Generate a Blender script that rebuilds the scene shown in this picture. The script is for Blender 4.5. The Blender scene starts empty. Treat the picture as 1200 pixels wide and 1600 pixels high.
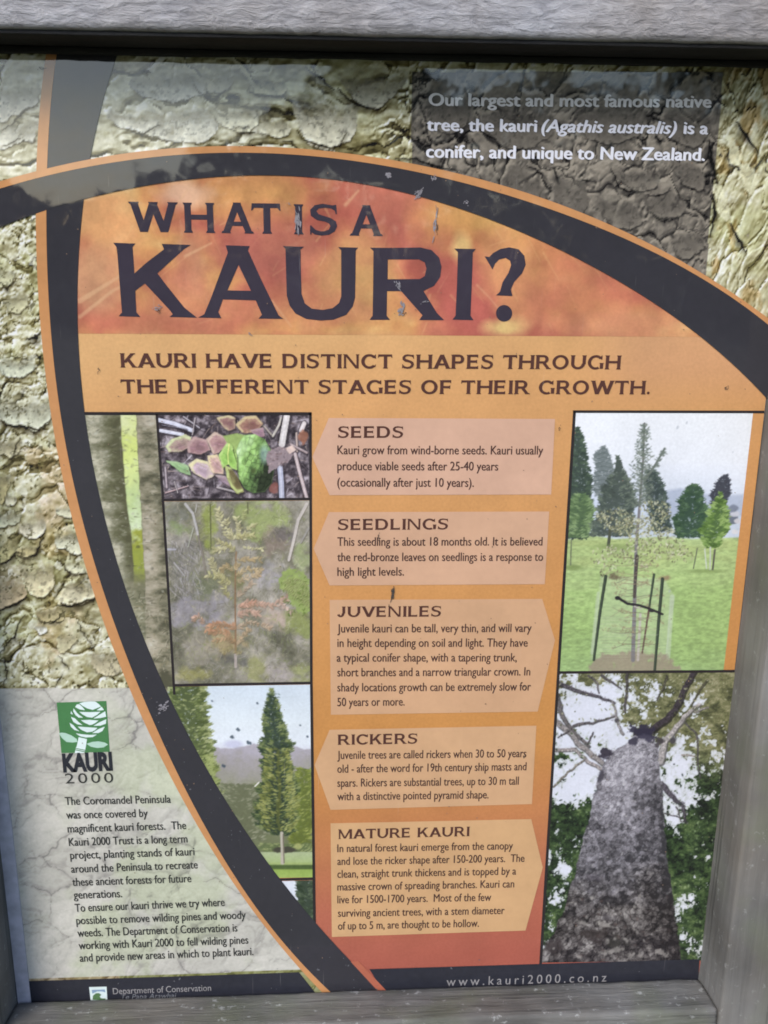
import bpy, bmesh, math, random
import numpy as np
from mathutils import Matrix, Vector, noise as mnoise

S = bpy.context.scene
COL = S.collection
EYE = 1.45                       # height of the camera above the ground, metres

# ---------------------------------------------------------------- camera, sky, sun, exposure
PITCH, YAW, ROLL = (math.radians(a) for a in (15.777, 3.176, -0.5644))
FOCAL = 1500.0                   # in pixels of a 1200 x 1600 picture
cp, sp, cy, sy = math.cos(PITCH), math.sin(PITCH), math.cos(YAW), math.sin(YAW)
cr, sr = math.cos(ROLL), math.sin(ROLL)
FWD = np.array([sy * cp, cy * cp, -sp])
R0 = np.array([cy, -sy, 0.0])
D0 = np.cross(FWD, R0)
RGT = cr * R0 + sr * D0
DWN = -sr * R0 + cr * D0
cam = bpy.data.cameras.new('camera')
cam.sensor_fit = 'VERTICAL'
cam.sensor_height = 24.0
cam.lens = 24.0 * FOCAL / 1600.0
cam.clip_start = 0.02
cam.clip_end = 500
camo = bpy.data.objects.new('camera', cam)
COL.objects.link(camo)
m = Matrix.Identity(4)
for i in range(3):
    m[i][0] = RGT[i]; m[i][1] = -DWN[i]; m[i][2] = -FWD[i]
m[0][3], m[1][3], m[2][3] = 0.0, -1.0, EYE
camo.matrix_world = m
S.camera = camo

SUN_EL, SUN_AZ = math.radians(40), math.radians(-32)      # from in front of the board, a little to its left
world = bpy.data.worlds.new('World')
S.world = world
world.use_nodes = True
wn = world.node_tree
sky = wn.nodes.new('ShaderNodeTexSky')
sky.sky_type = 'NISHITA'
sky.sun_disc = False
sky.sun_elevation = SUN_EL
sky.sun_rotation = math.pi + SUN_AZ * -1.0
sky.air_density = 1.0
sky.dust_density = 1.2
sky.ozone_density = 1.0
wn.links.new(sky.outputs['Color'], wn.nodes['Background'].inputs['Color'])
wn.nodes['Background'].inputs['Strength'].default_value = 0.14
sd = bpy.data.lights.new('sun', 'SUN')
sd.energy = 1.5
sd.angle = math.radians(24)
sd.color = (1.0, 0.955, 0.89)
suno = bpy.data.objects.new('sun', sd)
COL.objects.link(suno)
tosun = Vector((math.sin(SUN_AZ) * math.cos(SUN_EL), -math.cos(SUN_AZ) * math.cos(SUN_EL), math.sin(SUN_EL)))
suno.rotation_euler = tosun.to_track_quat('Z', 'Y').to_euler()
suno.location = (-2, -6, 6)
S.view_settings.view_transform = 'Standard'
S.view_settings.look = 'None'
S.view_settings.gamma = 1.0
S.view_settings.use_curve_mapping = False
S.view_settings.exposure = 1.08
S.cycles.filter_width = 1.8

# ---------------------------------------------------------------- tracing helpers
def trace(x, y):
    """Where a point measured on the photograph lies on the board: (across, height) in metres."""
    x = np.asarray(x, float); y = np.asarray(y, float)
    dx = (x - 600) * RGT[0] + (y - 800) * DWN[0] + FOCAL * FWD[0]
    dy = (x - 600) * RGT[1] + (y - 800) * DWN[1] + FOCAL * FWD[1]
    dz = (x - 600) * RGT[2] + (y - 800) * DWN[2] + FOCAL * FWD[2]
    return dx / dy, dz / dy + EYE

def untrace(X, Z):
    X = np.asarray(X, float); Z = np.asarray(Z, float) - EYE
    a = X * RGT[0] + RGT[1] + Z * RGT[2]
    b = X * DWN[0] + DWN[1] + Z * DWN[2]
    c = X * FWD[0] + FWD[1] + Z * FWD[2]
    return 600 + FOCAL * a / c, 800 + FOCAL * b / c

LAYER = 0.00015                  # one print layer
def lay(k):
    return -k * LAYER

def s2l(c):
    c = np.asarray(c, float) / 255.0
    return np.where(c <= 0.04045, c / 12.92, ((c + 0.055) / 1.055) ** 2.4)

INK = 0.80                       # albedo of the white print
def fade_and_haze(c):
    """Fading and overall haze put into the ink: a little less colour, blacks lifted."""
    c = np.asarray(c, float)
    g = c.mean(-1, keepdims=True)
    return (g + (c - g) * 0.97) * 0.945 + 9.5  # the lift paints haze into the blacks
# ---------------------------------------------------------------- objects
def tag(o, label=None, cat=None, group=None, kind=None):
    if label: o['label'] = label
    if cat: o['category'] = cat
    if group: o['group'] = group
    if kind: o['kind'] = kind
    return o

def empty(name, loc=(0, 0, 0)):
    o = bpy.data.objects.new(name, None)
    o.empty_display_size = 0.1
    COL.objects.link(o)
    o.location = loc
    return o

def link(name, me, mat, parent=None):
    o = bpy.data.objects.new(name, me)
    COL.objects.link(o)
    if mat is not None and len(me.materials) == 0:
        me.materials.append(mat)
    if parent is not None:
        o.parent = parent
    return o

def mesh_np(name, V, F, col=None, smooth=False):
    """V (n,3), F (k,4) or list of tuples."""
    me = bpy.data.meshes.new(name)
    if isinstance(F, np.ndarray):
        n, k = F.shape
        me.vertices.add(len(V)); me.vertices.foreach_set('co', np.ascontiguousarray(V, np.float32).ravel())
        me.loops.add(n * k); me.loops.foreach_set('vertex_index', np.ascontiguousarray(F, np.int32).ravel())
        me.polygons.add(n)
        me.polygons.foreach_set('loop_start', np.arange(0, n * k, k, dtype=np.int32))
        me.update(calc_edges=True)
    else:
        me.from_pydata([tuple(v) for v in V], [], F)
    if col is not None:
        ca = me.color_attributes.new('ink', 'FLOAT_COLOR', 'POINT')
        a = np.ones((len(V), 4), np.float32); a[:, :3] = col
        ca.data.foreach_set('color', a.ravel())
    me.validate()
    return me

# ---------------------------------------------------------------- materials
def new_mat(name):
    mt = bpy.data.materials.new(name)
    mt.use_nodes = True
    return mt, mt.node_tree, mt.node_tree.nodes['Principled BSDF']

def laminate(b, nt):
    b.inputs['Roughness'].default_value = 0.6
    b.inputs['Specular IOR Level'].default_value = 0.0
    b.inputs['Coat Weight'].default_value = 1.0
    b.inputs['Coat IOR'].default_value = 1.55
    b.inputs['Coat Roughness'].default_value = 0.035
    # the laminate film is not quite flat
    tc = nt.nodes.new('ShaderNodeTexCoord')
    nz = nt.nodes.new('ShaderNodeTexNoise'); nz.inputs['Scale'].default_value = 9.0; nz.inputs['Detail'].default_value = 3.0
    bp = nt.nodes.new('ShaderNodeBump'); bp.inputs['Strength'].default_value = 0.05; bp.inputs['Distance'].default_value = 0.02
    nt.links.new(tc.outputs['Object'], nz.inputs['Vector'])
    nt.links.new(nz.outputs['Fac'], bp.inputs['Height'])
    nt.links.new(bp.outputs['Normal'], b.inputs['Coat Normal'])
    return tc

def worn(nt, tc, col, b):
    """Uneven fading, water marks and hairline scratches over a print."""
    N, L = nt.nodes, nt.links
    a = N.new('ShaderNodeTexNoise'); a.inputs['Scale'].default_value = 13.0; a.inputs['Detail'].default_value = 7.0; a.inputs['Roughness'].default_value = 0.65
    L.new(tc.outputs['Object'], a.inputs['Vector'])
    r = N.new('ShaderNodeMapRange'); r.inputs['From Min'].default_value = 0.3; r.inputs['From Max'].default_value = 0.7
    r.inputs['To Min'].default_value = 0.90; r.inputs['To Max'].default_value = 1.08
    L.new(a.outputs['Fac'], r.inputs['Value'])
    mp = N.new('ShaderNodeMapping'); mp.inputs['Scale'].default_value = (260, 1, 14); mp.inputs['Rotation'].default_value = (0, 0.5, 0)
    L.new(tc.outputs['Object'], mp.inputs['Vector'])
    s = N.new('ShaderNodeTexNoise'); s.inputs['Scale'].default_value = 1.0; s.inputs['Detail'].default_value = 2.0
    L.new(mp.outputs['Vector'], s.inputs['Vector'])
    q = N.new('ShaderNodeMapRange'); q.inputs['From Min'].default_value = 0.70; q.inputs['From Max'].default_value = 0.78; q.inputs['To Max'].default_value = 0.14
    L.new(s.outputs['Fac'], q.inputs['Value'])
    v = N.new('ShaderNodeVectorMath'); v.operation = 'SCALE'
    L.new(col, v.inputs[0]); L.new(r.outputs['Result'], v.inputs['Scale'])
    m = N.new('ShaderNodeMix'); m.data_type = 'RGBA'; m.inputs['B'].default_value = (0.42, 0.40, 0.38, 1)
    L.new(q.outputs['Result'], m.inputs['Factor']); L.new(v.outputs['Vector'], m.inputs['A'])
    L.new(m.outputs['Result'], b.inputs['Base Color'])

def ink_mat(name, rgb, var=0.10):
    mt, nt, b = new_mat(name)
    tc = laminate(b, nt)
    c = s2l(fade_and_haze(rgb)) * INK
    nz = nt.nodes.new('ShaderNodeTexNoise'); nz.inputs['Scale'].default_value = 120.0; nz.inputs['Detail'].default_value = 6.0
    nt.links.new(tc.outputs['Object'], nz.inputs['Vector'])
    mx = nt.nodes.new('ShaderNodeMix'); mx.data_type = 'RGBA'
    mx.inputs['A'].default_value = (*(c * (1 - var)), 1)
    mx.inputs['B'].default_value = (*(c * (1 + var)), 1)
    nt.links.new(nz.outputs['Fac'], mx.inputs['Factor'])
    worn(nt, tc, mx.outputs['Result'], b)
    return mt

PRINT, nt, b = new_mat('printed_picture')
tc = laminate(b, nt)
at = nt.nodes.new('ShaderNodeAttribute'); at.attribute_name = 'ink'
nz = nt.nodes.new('ShaderNodeTexNoise'); nz.inputs['Scale'].default_value = 300.0; nz.inputs['Detail'].default_value = 4.0
nt.links.new(tc.outputs['Object'], nz.inputs['Vector'])
mr = nt.nodes.new('ShaderNodeMapRange')
mr.inputs['To Min'].default_value = 0.86; mr.inputs['To Max'].default_value = 1.14
nt.links.new(nz.outputs['Fac'], mr.inputs['Value'])
vm = nt.nodes.new('ShaderNodeVectorMath'); vm.operation = 'SCALE'
nt.links.new(at.outputs['Color'], vm.inputs[0])
nt.links.new(mr.outputs['Result'], vm.inputs['Scale'])
worn(nt, tc, vm.outputs['Vector'], b)

M_BAND = ink_mat('dark_band_ink', (52, 51, 57))
M_ORANGE = ink_mat('orange_line_ink', (208, 146, 92))
M_LINE = ink_mat('black_line_ink', (44, 38, 40))
M_TITLE = ink_mat('title_ink', (58, 52, 64))
M_BROWN = ink_mat('brown_lettering_ink', (84, 50, 44))
M_TEXT = ink_mat('caption_text_ink', (76, 50, 46))
M_WHITE = ink_mat('white_lettering_ink', (236, 236, 246), 0.05)
M_FADED = ink_mat('faded_lettering_ink', (230, 227, 224), 0.2)
M_DARKTEXT = ink_mat('charcoal_text_ink', (58, 58, 56))
M_BLACK = ink_mat('logo_black_ink', (42, 44, 52))
M_GREEN = ink_mat('logo_green_ink', (74, 132, 78))
M_LOGOWHITE = ink_mat('logo_white_ink', (232, 248, 246), 0.04)
M_LEAF = ink_mat('logo_leaf_ink', (188, 224, 204), 0.06)
M_FOOT = ink_mat('footer_ink', (42, 43, 52), 0.2)
M_FOOTTEXT = ink_mat('footer_text_ink', (158, 154, 154), 0.45)
M_WORNTEXT = ink_mat('worn_text_ink', (122, 124, 130), 0.4)
M_BLUE = ink_mat('emblem_blue_ink', (140, 170, 200))
M_EMGREEN = ink_mat('emblem_green_ink', (92, 130, 84))
M_CHIP = ink_mat('chip_pale', (142, 138, 144), 0.5)
M_CHIPDARK = ink_mat('chip_dark', (74, 66, 62), 0.3)

def wood(name, dark, light, scale, bump, lichen=0.0, lich_col=(0.55, 0.56, 0.55), green=0.0, grain_mix=0.5, crack=None):
    """Weathered timber; scale stretches the grain along each axis."""
    mt, nt, b = new_mat(name)
    N, L = nt.nodes, nt.links
    b.inputs['Roughness'].default_value = 0.85
    b.inputs['Specular IOR Level'].default_value = 0.25
    tc = N.new('ShaderNodeTexCoord')
    mp = N.new('ShaderNodeMapping'); mp.inputs['Scale'].default_value = scale
    L.new(tc.outputs['Object'], mp.inputs['Vector'])
    n1 = N.new('ShaderNodeTexNoise'); n1.inputs['Scale'].default_value = 1.0; n1.inputs['Detail'].default_value = 8.0
    n1.inputs['Roughness'].default_value = 0.68; n1.inputs['Distortion'].default_value = 0.4
    L.new(mp.outputs['Vector'], n1.inputs['Vector'])
    n2 = N.new('ShaderNodeTexNoise'); n2.inputs['Scale'].default_value = 7.0; n2.inputs['Detail'].default_value = 5.0
    L.new(tc.outputs['Object'], n2.inputs['Vector'])
    ad = N.new('ShaderNodeMix'); ad.data_type = 'FLOAT'; ad.inputs['Factor'].default_value = grain_mix
    L.new(n1.outputs['Fac'], ad.inputs['A']); L.new(n2.outputs['Fac'], ad.inputs['B'])
    rp = N.new('ShaderNodeValToRGB')
    rp.color_ramp.elements[0].position = 0.33; rp.color_ramp.elements[0].color = (*dark, 1)
    rp.color_ramp.elements[1].position = 0.66; rp.color_ramp.elements[1].color = (*light, 1)
    L.new(ad.outputs['Result'], rp.inputs['Fac'])
    out = rp.outputs['Color']
    n7 = N.new('ShaderNodeTexNoise'); n7.inputs['Scale'].default_value = 3.2; n7.inputs['Detail'].default_value = 7.0; n7.inputs['Roughness'].default_value = 0.6
    L.new(tc.outputs['Object'], n7.inputs['Vector'])
    r7 = N.new('ShaderNodeMapRange'); r7.inputs['From Min'].default_value = 0.38; r7.inputs['From Max'].default_value = 0.64
    L.new(n7.outputs['Fac'], r7.inputs['Value'])
    m7 = N.new('ShaderNodeMix'); m7.data_type = 'RGBA'; m7.blend_type = 'MULTIPLY'; m7.inputs['B'].default_value = (0.80, 0.73, 0.64, 1)
    L.new(r7.outputs['Result'], m7.inputs['Factor']); L.new(out, m7.inputs['A'])
    out = m7.outputs['Result']
    if green > 0:
        n4 = N.new('ShaderNodeTexNoise'); n4.inputs['Scale'].default_value = 11.0; n4.inputs['Detail'].default_value = 6.0
        L.new(tc.outputs['Object'], n4.inputs['Vector'])
        r4 = N.new('ShaderNodeMapRange'); r4.inputs['From Min'].default_value = 0.52; r4.inputs['From Max'].default_value = 0.72
        r4.inputs['To Max'].default_value = green
        L.new(n4.outputs['Fac'], r4.inputs['Value'])
        mg = N.new('ShaderNodeMix'); mg.data_type = 'RGBA'; mg.inputs['B'].default_value = (0.13, 0.15, 0.08, 1)
        L.new(r4.outputs['Result'], mg.inputs['Factor']); L.new(out, mg.inputs['A'])
        out = mg.outputs['Result']
    if lichen > 0:
        n3 = N.new('ShaderNodeTexNoise'); n3.inputs['Scale'].default_value = 85.0; n3.inputs['Detail'].default_value = 5.0
        n3.inputs['Roughness'].default_value = 0.7
        L.new(tc.outputs['Object'], n3.inputs['Vector'])
        r3 = N.new('ShaderNodeMapRange'); r3.inputs['From Min'].default_value = 0.60; r3.inputs['From Max'].default_value = 0.68
        r3.inputs['To Max'].default_value = lichen
        L.new(n3.outputs['Fac'], r3.inputs['Value'])
        ml = N.new('ShaderNodeMix'); ml.data_type = 'RGBA'; ml.inputs['B'].default_value = (*lich_col, 1)
        L.new(r3.outputs['Result'], ml.inputs['Factor']); L.new(out, ml.inputs['A'])
        out = ml.outputs['Result']
    if crack:
        m5 = N.new('ShaderNodeMapping'); m5.inputs['Scale'].default_value = crack
        L.new(tc.outputs['Object'], m5.inputs['Vector'])
        n5 = N.new('ShaderNodeTexNoise'); n5.inputs['Scale'].default_value = 1.0; n5.inputs['Detail'].default_value = 3.0
        L.new(m5.outputs['Vector'], n5.inputs['Vector'])
        r5 = N.new('ShaderNodeMapRange'); r5.inputs['From Min'].default_value = 0.60; r5.inputs['From Max'].default_value = 0.70; r5.inputs['To Max'].default_value = 0.55
        L.new(n5.outputs['Fac'], r5.inputs['Value'])
        m6 = N.new('ShaderNodeMix'); m6.data_type = 'RGBA'; m6.inputs['B'].default_value = (dark[0] * .35, dark[1] * .35, dark[2] * .33, 1)
        L.new(r5.outputs['Result'], m6.inputs['Factor']); L.new(out, m6.inputs['A'])
        out = m6.outputs['Result']
    L.new(out, b.inputs['Base Color'])
    bp = N.new('ShaderNodeBump'); bp.inputs['Strength'].default_value = bump; bp.inputs['Distance'].default_value = 0.004
    L.new(n1.outputs['Fac'], bp.inputs['Height'])
    L.new(bp.outputs['Normal'], b.inputs['Normal'])
    return mt

W_TOP = wood('pale_weathered_rail', (0.20, 0.20, 0.22), (0.50, 0.50, 0.54), (52, 60, 150), 1.0, grain_mix=0.3, crack=(9, 60, 230))
W_POST = wood('grey_weathered_post', (0.095, 0.092, 0.088), (0.215, 0.210, 0.202), (85, 85, 3.2), 0.35, lichen=0.2, green=0.4, grain_mix=0.74, crack=(120, 120, 2.2))
W_SILL = wood('grey_weathered_sill', (0.055, 0.055, 0.054), (0.225, 0.222, 0.215), (10, 80, 80), 0.9, lichen=0.42, green=0.45, grain_mix=0.7, crack=(3.5, 150, 150))
W_SHADE = wood('dark_shade_strip', (0.012, 0.012, 0.013), (0.04, 0.04, 0.044), (20, 60, 60), 0.5)  # near-black colour standing in for the shade under the top rail
W_EDGE, nt, b = new_mat('pale_edging')
nz = nt.nodes.new('ShaderNodeTexNoise'); nz.inputs['Scale'].default_value = 60.0; nz.inputs['Detail'].default_value = 6.0
tc = nt.nodes.new('ShaderNodeTexCoord'); nt.links.new(tc.outputs['Object'], nz.inputs['Vector'])
rp = nt.nodes.new('ShaderNodeValToRGB')
rp.color_ramp.elements[0].position = 0.3; rp.color_ramp.elements[0].color = (0.30, 0.30, 0.34, 1)
rp.color_ramp.elements[1].position = 0.65; rp.color_ramp.elements[1].color = (0.46, 0.46, 0.53, 1)
nt.links.new(nz.outputs['Fac'], rp.inputs['Fac']); nt.links.new(rp.outputs['Color'], b.inputs['Base Color'])
b.inputs['Roughness'].default_value = 0.5

# ---------------------------------------------------------------- the wooden frame
def timber(name, c, mat, parent, bevel=0.004, cuts=14, amp=0.0007, seed=0):
    """c: eight corners, bottom four (front-left, front-right, back-right, back-left) then top four."""
    bm = bmesh.new()
    v = [bm.verts.new(p) for p in c]
    for f in ((3, 2, 1, 0), (4, 5, 6, 7), (0, 1, 5, 4), (1, 2, 6, 5), (2, 3, 7, 6), (3, 0, 4, 7)):
        bm.faces.new([v[i] for i in f])
    bmesh.ops.bevel(bm, geom=list(bm.edges), offset=bevel, segments=2, profile=0.6, affect='EDGES')
    long_e = [e for e in bm.edges if e.calc_length() > 0.3]
    bmesh.ops.subdivide_edges(bm, edges=long_e, cuts=cuts * 6, use_grid_fill=True)
    mid_e = [e for e in bm.edges if 0.02 < e.calc_length() < 0.3]
    bmesh.ops.subdivide_edges(bm, edges=mid_e, cuts=5, use_grid_fill=True)
    bm.normal_update()
    for q in bm.verts:
        p = q.co * 30 + Vector((seed * 7.3, 0, 0))
        q.co += q.normal * amp * (mnoise.noise(p) + 0.6 * mnoise.noise(p * 3.1))
    me = bpy.data.meshes.new(name)
    bm.to_mesh(me); bm.free()
    for p in me.polygons: p.use_smooth = True
    return link(name, me, mat, parent)

T = 0.070                                   # how far the frame stands proud of the board
BACK = 0.05
def box8(x0, x1, y0, y1, z0, z1):
    return [(x0, y0, z0), (x1, y0, z0), (x1, y1, z0), (x0, y1, z0), (x0, y0, z1), (x1, y0, z1), (x1, y1, z1), (x0, y1, z1)]
E_ = EYE
XL, XR, ZT = -0.3925, 0.4655, 0.1742 + EYE   # inner faces of the frame
frame = empty('wooden_frame', (0.036, 0, 0))
tag(frame, 'weathered grey timber frame of rails and posts around the printed board', 'frame')
def fr(o):
    o.matrix_parent_inverse = Matrix.Translation((-0.036, 0, 0)); return o
fr(timber('top_rail', box8(-0.56, 0.63, -T - 0.002, -0.004, ZT, ZT + 0.145), W_TOP, frame, bevel=0.007, amp=0.0008, seed=1))
fr(timber('post', box8(XL - 0.10, XL, -T, BACK + 0.002, 0.0, ZT - 0.001), W_POST, frame, seed=2))
fr(timber('post', box8(XR, XR + 0.11, -T, BACK + 0.002, 0.0, ZT - 0.001), W_POST, frame, seed=3))
zl, zr, zf = EYE - 0.9065, EYE - 0.9030, EYE - 0.8935
fr(timber('bottom_rail', [(XL + .001, -T + .003, zf - .1), (XR - .001, -T + .003, zf - .1), (XR - .001, -.004, zr - .1), (XL + .001, -.004, zl - .1),
                       (XL + .001, -T + .003, zf - .001), (XR - .001, -T + .003, zf), (XR - .001, -.004, zr), (XL + .001, -.004, zl)], W_SILL, frame, bevel=0.005, amp=0.0012, seed=4))

fr(timber('top_shade_strip', box8(XL + .002, XR - .002, -T + .004, -.0045, ZT - .0035, ZT - .0002), W_SHADE, frame, bevel=0.001, amp=0.0004, seed=6))  # dark strips added to deepen the shade band under the rail
fr(timber('top_shade_strip', box8(XL + .002, XR - .002, -.013, -.0042, ZT - .0095, ZT - .0037), W_SHADE, frame, bevel=0.0015, amp=0.0008, seed=7))

# ---------------------------------------------------------------- canvases: pictures printed on the board
def hgrid(seed):
    return np.random.RandomState(seed).rand(64, 64)
_G = {}
def vnoise(X, Y, seed):
    if seed not in _G: _G[seed] = hgrid(seed)
    g = _G[seed]
    xi = np.floor(X).astype(int); yi = np.floor(Y).astype(int)
    fx = X - xi; fy = Y - yi
    fx = fx * fx * (3 - 2 * fx); fy = fy * fy * (3 - 2 * fy)
    x0, x1, y0, y1 = xi & 63, (xi + 1) & 63, yi & 63, (yi + 1) & 63
    a = g[y0, x0] * (1 - fx) + g[y0, x1] * fx
    c = g[y1, x0] * (1 - fx) + g[y1, x1] * fx
    return a * (1 - fy) + c * fy
def fbm(X, Y, sx, sy=None, seed=1, octv=5, gain=0.55):
    """0..1, features of about sx by sy picture units."""
    sy = sy or sx
    s = 0.0; a = 1.0; t = 0.0
    for o in range(octv):
        s = s + a * vnoise(X / sx * 2 ** o + 17.3 * o, Y / sy * 2 ** o + 9.1 * o, seed + o)
        t += a; a *= gain
    return s / t
def sstep(a, b_, x):
    t = np.clip((x - a) / (b_ - a), 0, 1)
    return t * t * (3 - 2 * t)

class Canvas:
    def __init__(self, X, Y, base=(128, 128, 128)):
        self.X, self.Y = X, Y
        self.C = np.empty(X.shape + (3,)); self.C[:] = base
        self.cmin, self.cmax = X.min(0), X.max(0)
        self.rmin, self.rmax = Y.min(1), Y.max(1)
    def box(self, x0, y0, x1, y1):
        c = np.nonzero((self.cmax >= x0) & (self.cmin <= x1))[0]
        r = np.nonzero((self.rmax >= y0) & (self.rmin <= y1))[0]
        if len(c) == 0 or len(r) == 0: return None
        return slice(r[0], r[-1] + 1), slice(c[0], c[-1] + 1)
    def mix(self, a, col):
        self.C += a[..., None] * (np.asarray(col, float) - self.C)
    def _mix(self, sl, a, col):
        self.C[sl] += a[..., None] * (np.asarray(col, float) - self.C[sl])
    def mul(self, f):
        self.C *= f[..., None]
    def ell(self, x, y, rx, ry, col, ang=0.0, alpha=1.0, soft=1.2, rag=0.0, seed=5, rs=6):
        R = max(rx, ry) + soft + rag * max(rx, ry)
        sl = self.box(x - R, y - R, x + R, y + R)
        if sl is None: return
        dx, dy = self.X[sl] - x, self.Y[sl] - y
        ca, sa = math.cos(ang), math.sin(ang)
        u, v = (dx * ca + dy * sa) / rx, (-dx * sa + dy * ca) / ry
        d = 1 - np.sqrt(u * u + v * v)
        if rag: d = d + rag * (fbm(self.X[sl], self.Y[sl], rs, seed=seed, octv=3) - 0.5) * 2
        self._mix(sl, alpha * np.clip(d * min(rx, ry) / soft + 0.5, 0, 1), col)
    def stroke(self, pts, w0, col, w1=None, alpha=1.0, soft=0.9):
        w1 = w0 if w1 is None else w1
        P = np.asarray(pts, float)
        n = len(P) - 1
        R = max(w0, w1) / 2 + soft
        sl = self.box(P[:, 0].min() - R, P[:, 1].min() - R, P[:, 0].max() + R, P[:, 1].max() + R)
        if sl is None: return
        X, Y = self.X[sl], self.Y[sl]
        best = np.full(X.shape, -1e9)
        for i in range(n):
            ax, ay = P[i]; bx, by = P[i + 1]
            ex, ey = bx - ax, by - ay
            t = np.clip(((X - ax) * ex + (Y - ay) * ey) / (ex * ex + ey * ey + 1e-9), 0, 1)
            d = np.hypot(X - ax - t * ex, Y - ay - t * ey)
            w = w0 + (w1 - w0) * (i + t) / n
            best = np.maximum(best, w / 2 - d)
        self._mix(sl, alpha * np.clip(best / soft + 0.5, 0, 1), col)
    def polymask(self, pts, soft=1.2, sl=None):
        P = np.asarray(pts, float)
        X, Y = self.X[sl], self.Y[sl]
        ins = np.zeros(X.shape, bool); dm = np.full(X.shape, 1e9)
        for i in range(len(P)):
            ax, ay = P[i]; bx, by = P[(i + 1) % len(P)]
            ex, ey = bx - ax, by - ay
            if ay != by:
                ins ^= ((ay > Y) != (by > Y)) & (X < ex * (Y - ay) / ey + ax)
            t = np.clip(((X - ax) * ex + (Y - ay) * ey) / (ex * ex + ey * ey + 1e-9), 0, 1)
            dm = np.minimum(dm, np.hypot(X - ax - t * ex, Y - ay - t * ey))
        return np.clip(np.where(ins, dm, -dm) / soft + 0.5, 0, 1)
    def poly(self, pts, col, alpha=1.0, soft=1.2, rag=0.0, rs=6, seed=3):
        P = np.asarray(pts, float)
        g = soft + rag
        sl = self.box(P[:, 0].min() - g, P[:, 1].min() - g, P[:, 0].max() + g, P[:, 1].max() + g)
        if sl is None: return
        if rag:
            k = self.polymask(pts, 2 * rag, sl)
            k = (k > 0.03) * np.clip((k - 0.5 + (fbm(self.X[sl], self.Y[sl], rs, seed=seed, octv=3) - 0.5) * 1.6) * 2 * rag / soft + 0.5, 0, 1)
        else:
            k = self.polymask(pts, soft, sl)
        self._mix(sl, alpha * k, col)
    def grain(self, amp, sc, seed):
        self.C *= (1 + amp * (fbm(self.X, self.Y, sc, seed=seed, octv=3) - 0.5) * 2)[..., None]
    def leaves(self, rng, n, inside, cols, size, aspect=2.2, jit=14, alpha=0.9, ang=None):
        """n leaf strokes; inside() gives a random (x, y)."""
        for _ in range(n):
            x, y = inside(rng)
            c = np.array(cols[rng.randrange(len(cols))], float) + rng.uniform(-jit, jit)
            s = size * rng.uniform(0.6, 1.4)
            a = rng.uniform(0, math.pi) if ang is None else ang(rng, x, y)
            self.ell(x, y, s, s / aspect, c, a, alpha * rng.uniform(0.6, 1.0), soft=0.9)
    def build(self, name, parent, layer, keep=None):
        H, W = self.X.shape
        bx, bz = trace(self.X, self.Y)
        V = np.stack([bx, np.full(bx.shape, lay(layer)), bz], -1).reshape(-1, 3)
        idx = np.arange(H * W).reshape(H, W)
        F = np.stack([idx[1:, :-1], idx[1:, 1:], idx[:-1, 1:], idx[:-1, :-1]], -1)
        if keep is not None:
            k = keep[1:, :-1] | keep[1:, 1:] | keep[:-1, 1:] | keep[:-1, :-1]
            F = F[k]
        F = F.reshape(-1, 4)
        used = np.unique(F); re = np.full(H * W, -1); re[used] = np.arange(len(used))
        col = s2l(fade_and_haze(np.clip(self.C.reshape(-1, 3)[used], 0, 250))) * INK
        return link(name, mesh_np(name, V[used], re[F], col), PRINT, parent)

def quad_canvas(tl, tr, br, bl, step, base=(128, 128, 128)):
    w = int(max(math.dist(tl, tr), math.dist(bl, br)) / step) + 2
    h = int(max(math.dist(tl, bl), math.dist(tr, br)) / step) + 2
    u = np.linspace(0, 1, w)[None, :]; v = np.linspace(0, 1, h)[:, None]
    X = (tl[0] * (1 - u) + tr[0] * u) * (1 - v) + (bl[0] * (1 - u) + br[0] * u) * v
    Y = (tl[1] * (1 - u) + tr[1] * u) * (1 - v) + (bl[1] * (1 - u) + br[1] * u) * v
    return Canvas(X, Y, base)

# ---------------------------------------------------------------- the curved bands, measured then smoothed
def fit(tab, deg):
    a = np.array(tab, float)
    c0, s0 = a[:, 0].mean(), a[:, 0].std()
    k = np.polyfit((a[:, 0] - c0) / s0, a[:, 1], deg)
    return lambda t: np.polyval(k, (np.asarray(t, float) - c0) / s0)
f_or_l = fit([(97,70),(110,69),(160,64),(225,59),(270,57),(338,56),(400,58),(475,60),(530,65.5),(585,71),(632,79),(692,89),(747,97.5),(800,110.5),(865,127.5),(930,149),(972,162),(1045,190),(1087,207),(1142,232),(1200,260.5),(1275,300),(1355,350),(1427,400),(1495,450),(1547,502)], 6)
f_or_r = fit([(97,87),(112,85),(160,80),(225,76),(260,74.5),(332,72.5),(400,73),(475,76),(530,81),(585,87),(632,93),(692,102.5),(747,112.5),(800,126.5),(865,146),(930,165),(972,179),(1045,204),(1087,220),(1142,244),(1200,276),(1275,315),(1355,360),(1427,407.5),(1495,457.5),(1545,515)], 6)
f_dk_r = fit([(97,180),(150,164),(200,150),(247,141),(310,131),(375,125),(400,124),(475,122),(520,122.5),(585,126),(632,131),(692,139),(747,147.5),(800,160),(865,180),(925,200),(972,217.5),(1045,246),(1087,262.5),(1142,291),(1200,320),(1275,370),(1355,425),(1427,480),(1470,520),(1545,592)], 6)
a_up = fit([(0,284),(25,276),(60,266),(140,250),(200,239),(300,230),(400,229.5),(475,232),(525,236.5),(600,249),(662,259.5),(725,274),(787,291),(837,306),(900,328),(962,356),(1012,380),(1052,400),(1100,430),(1150,462),(1200,497)], 6)
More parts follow.
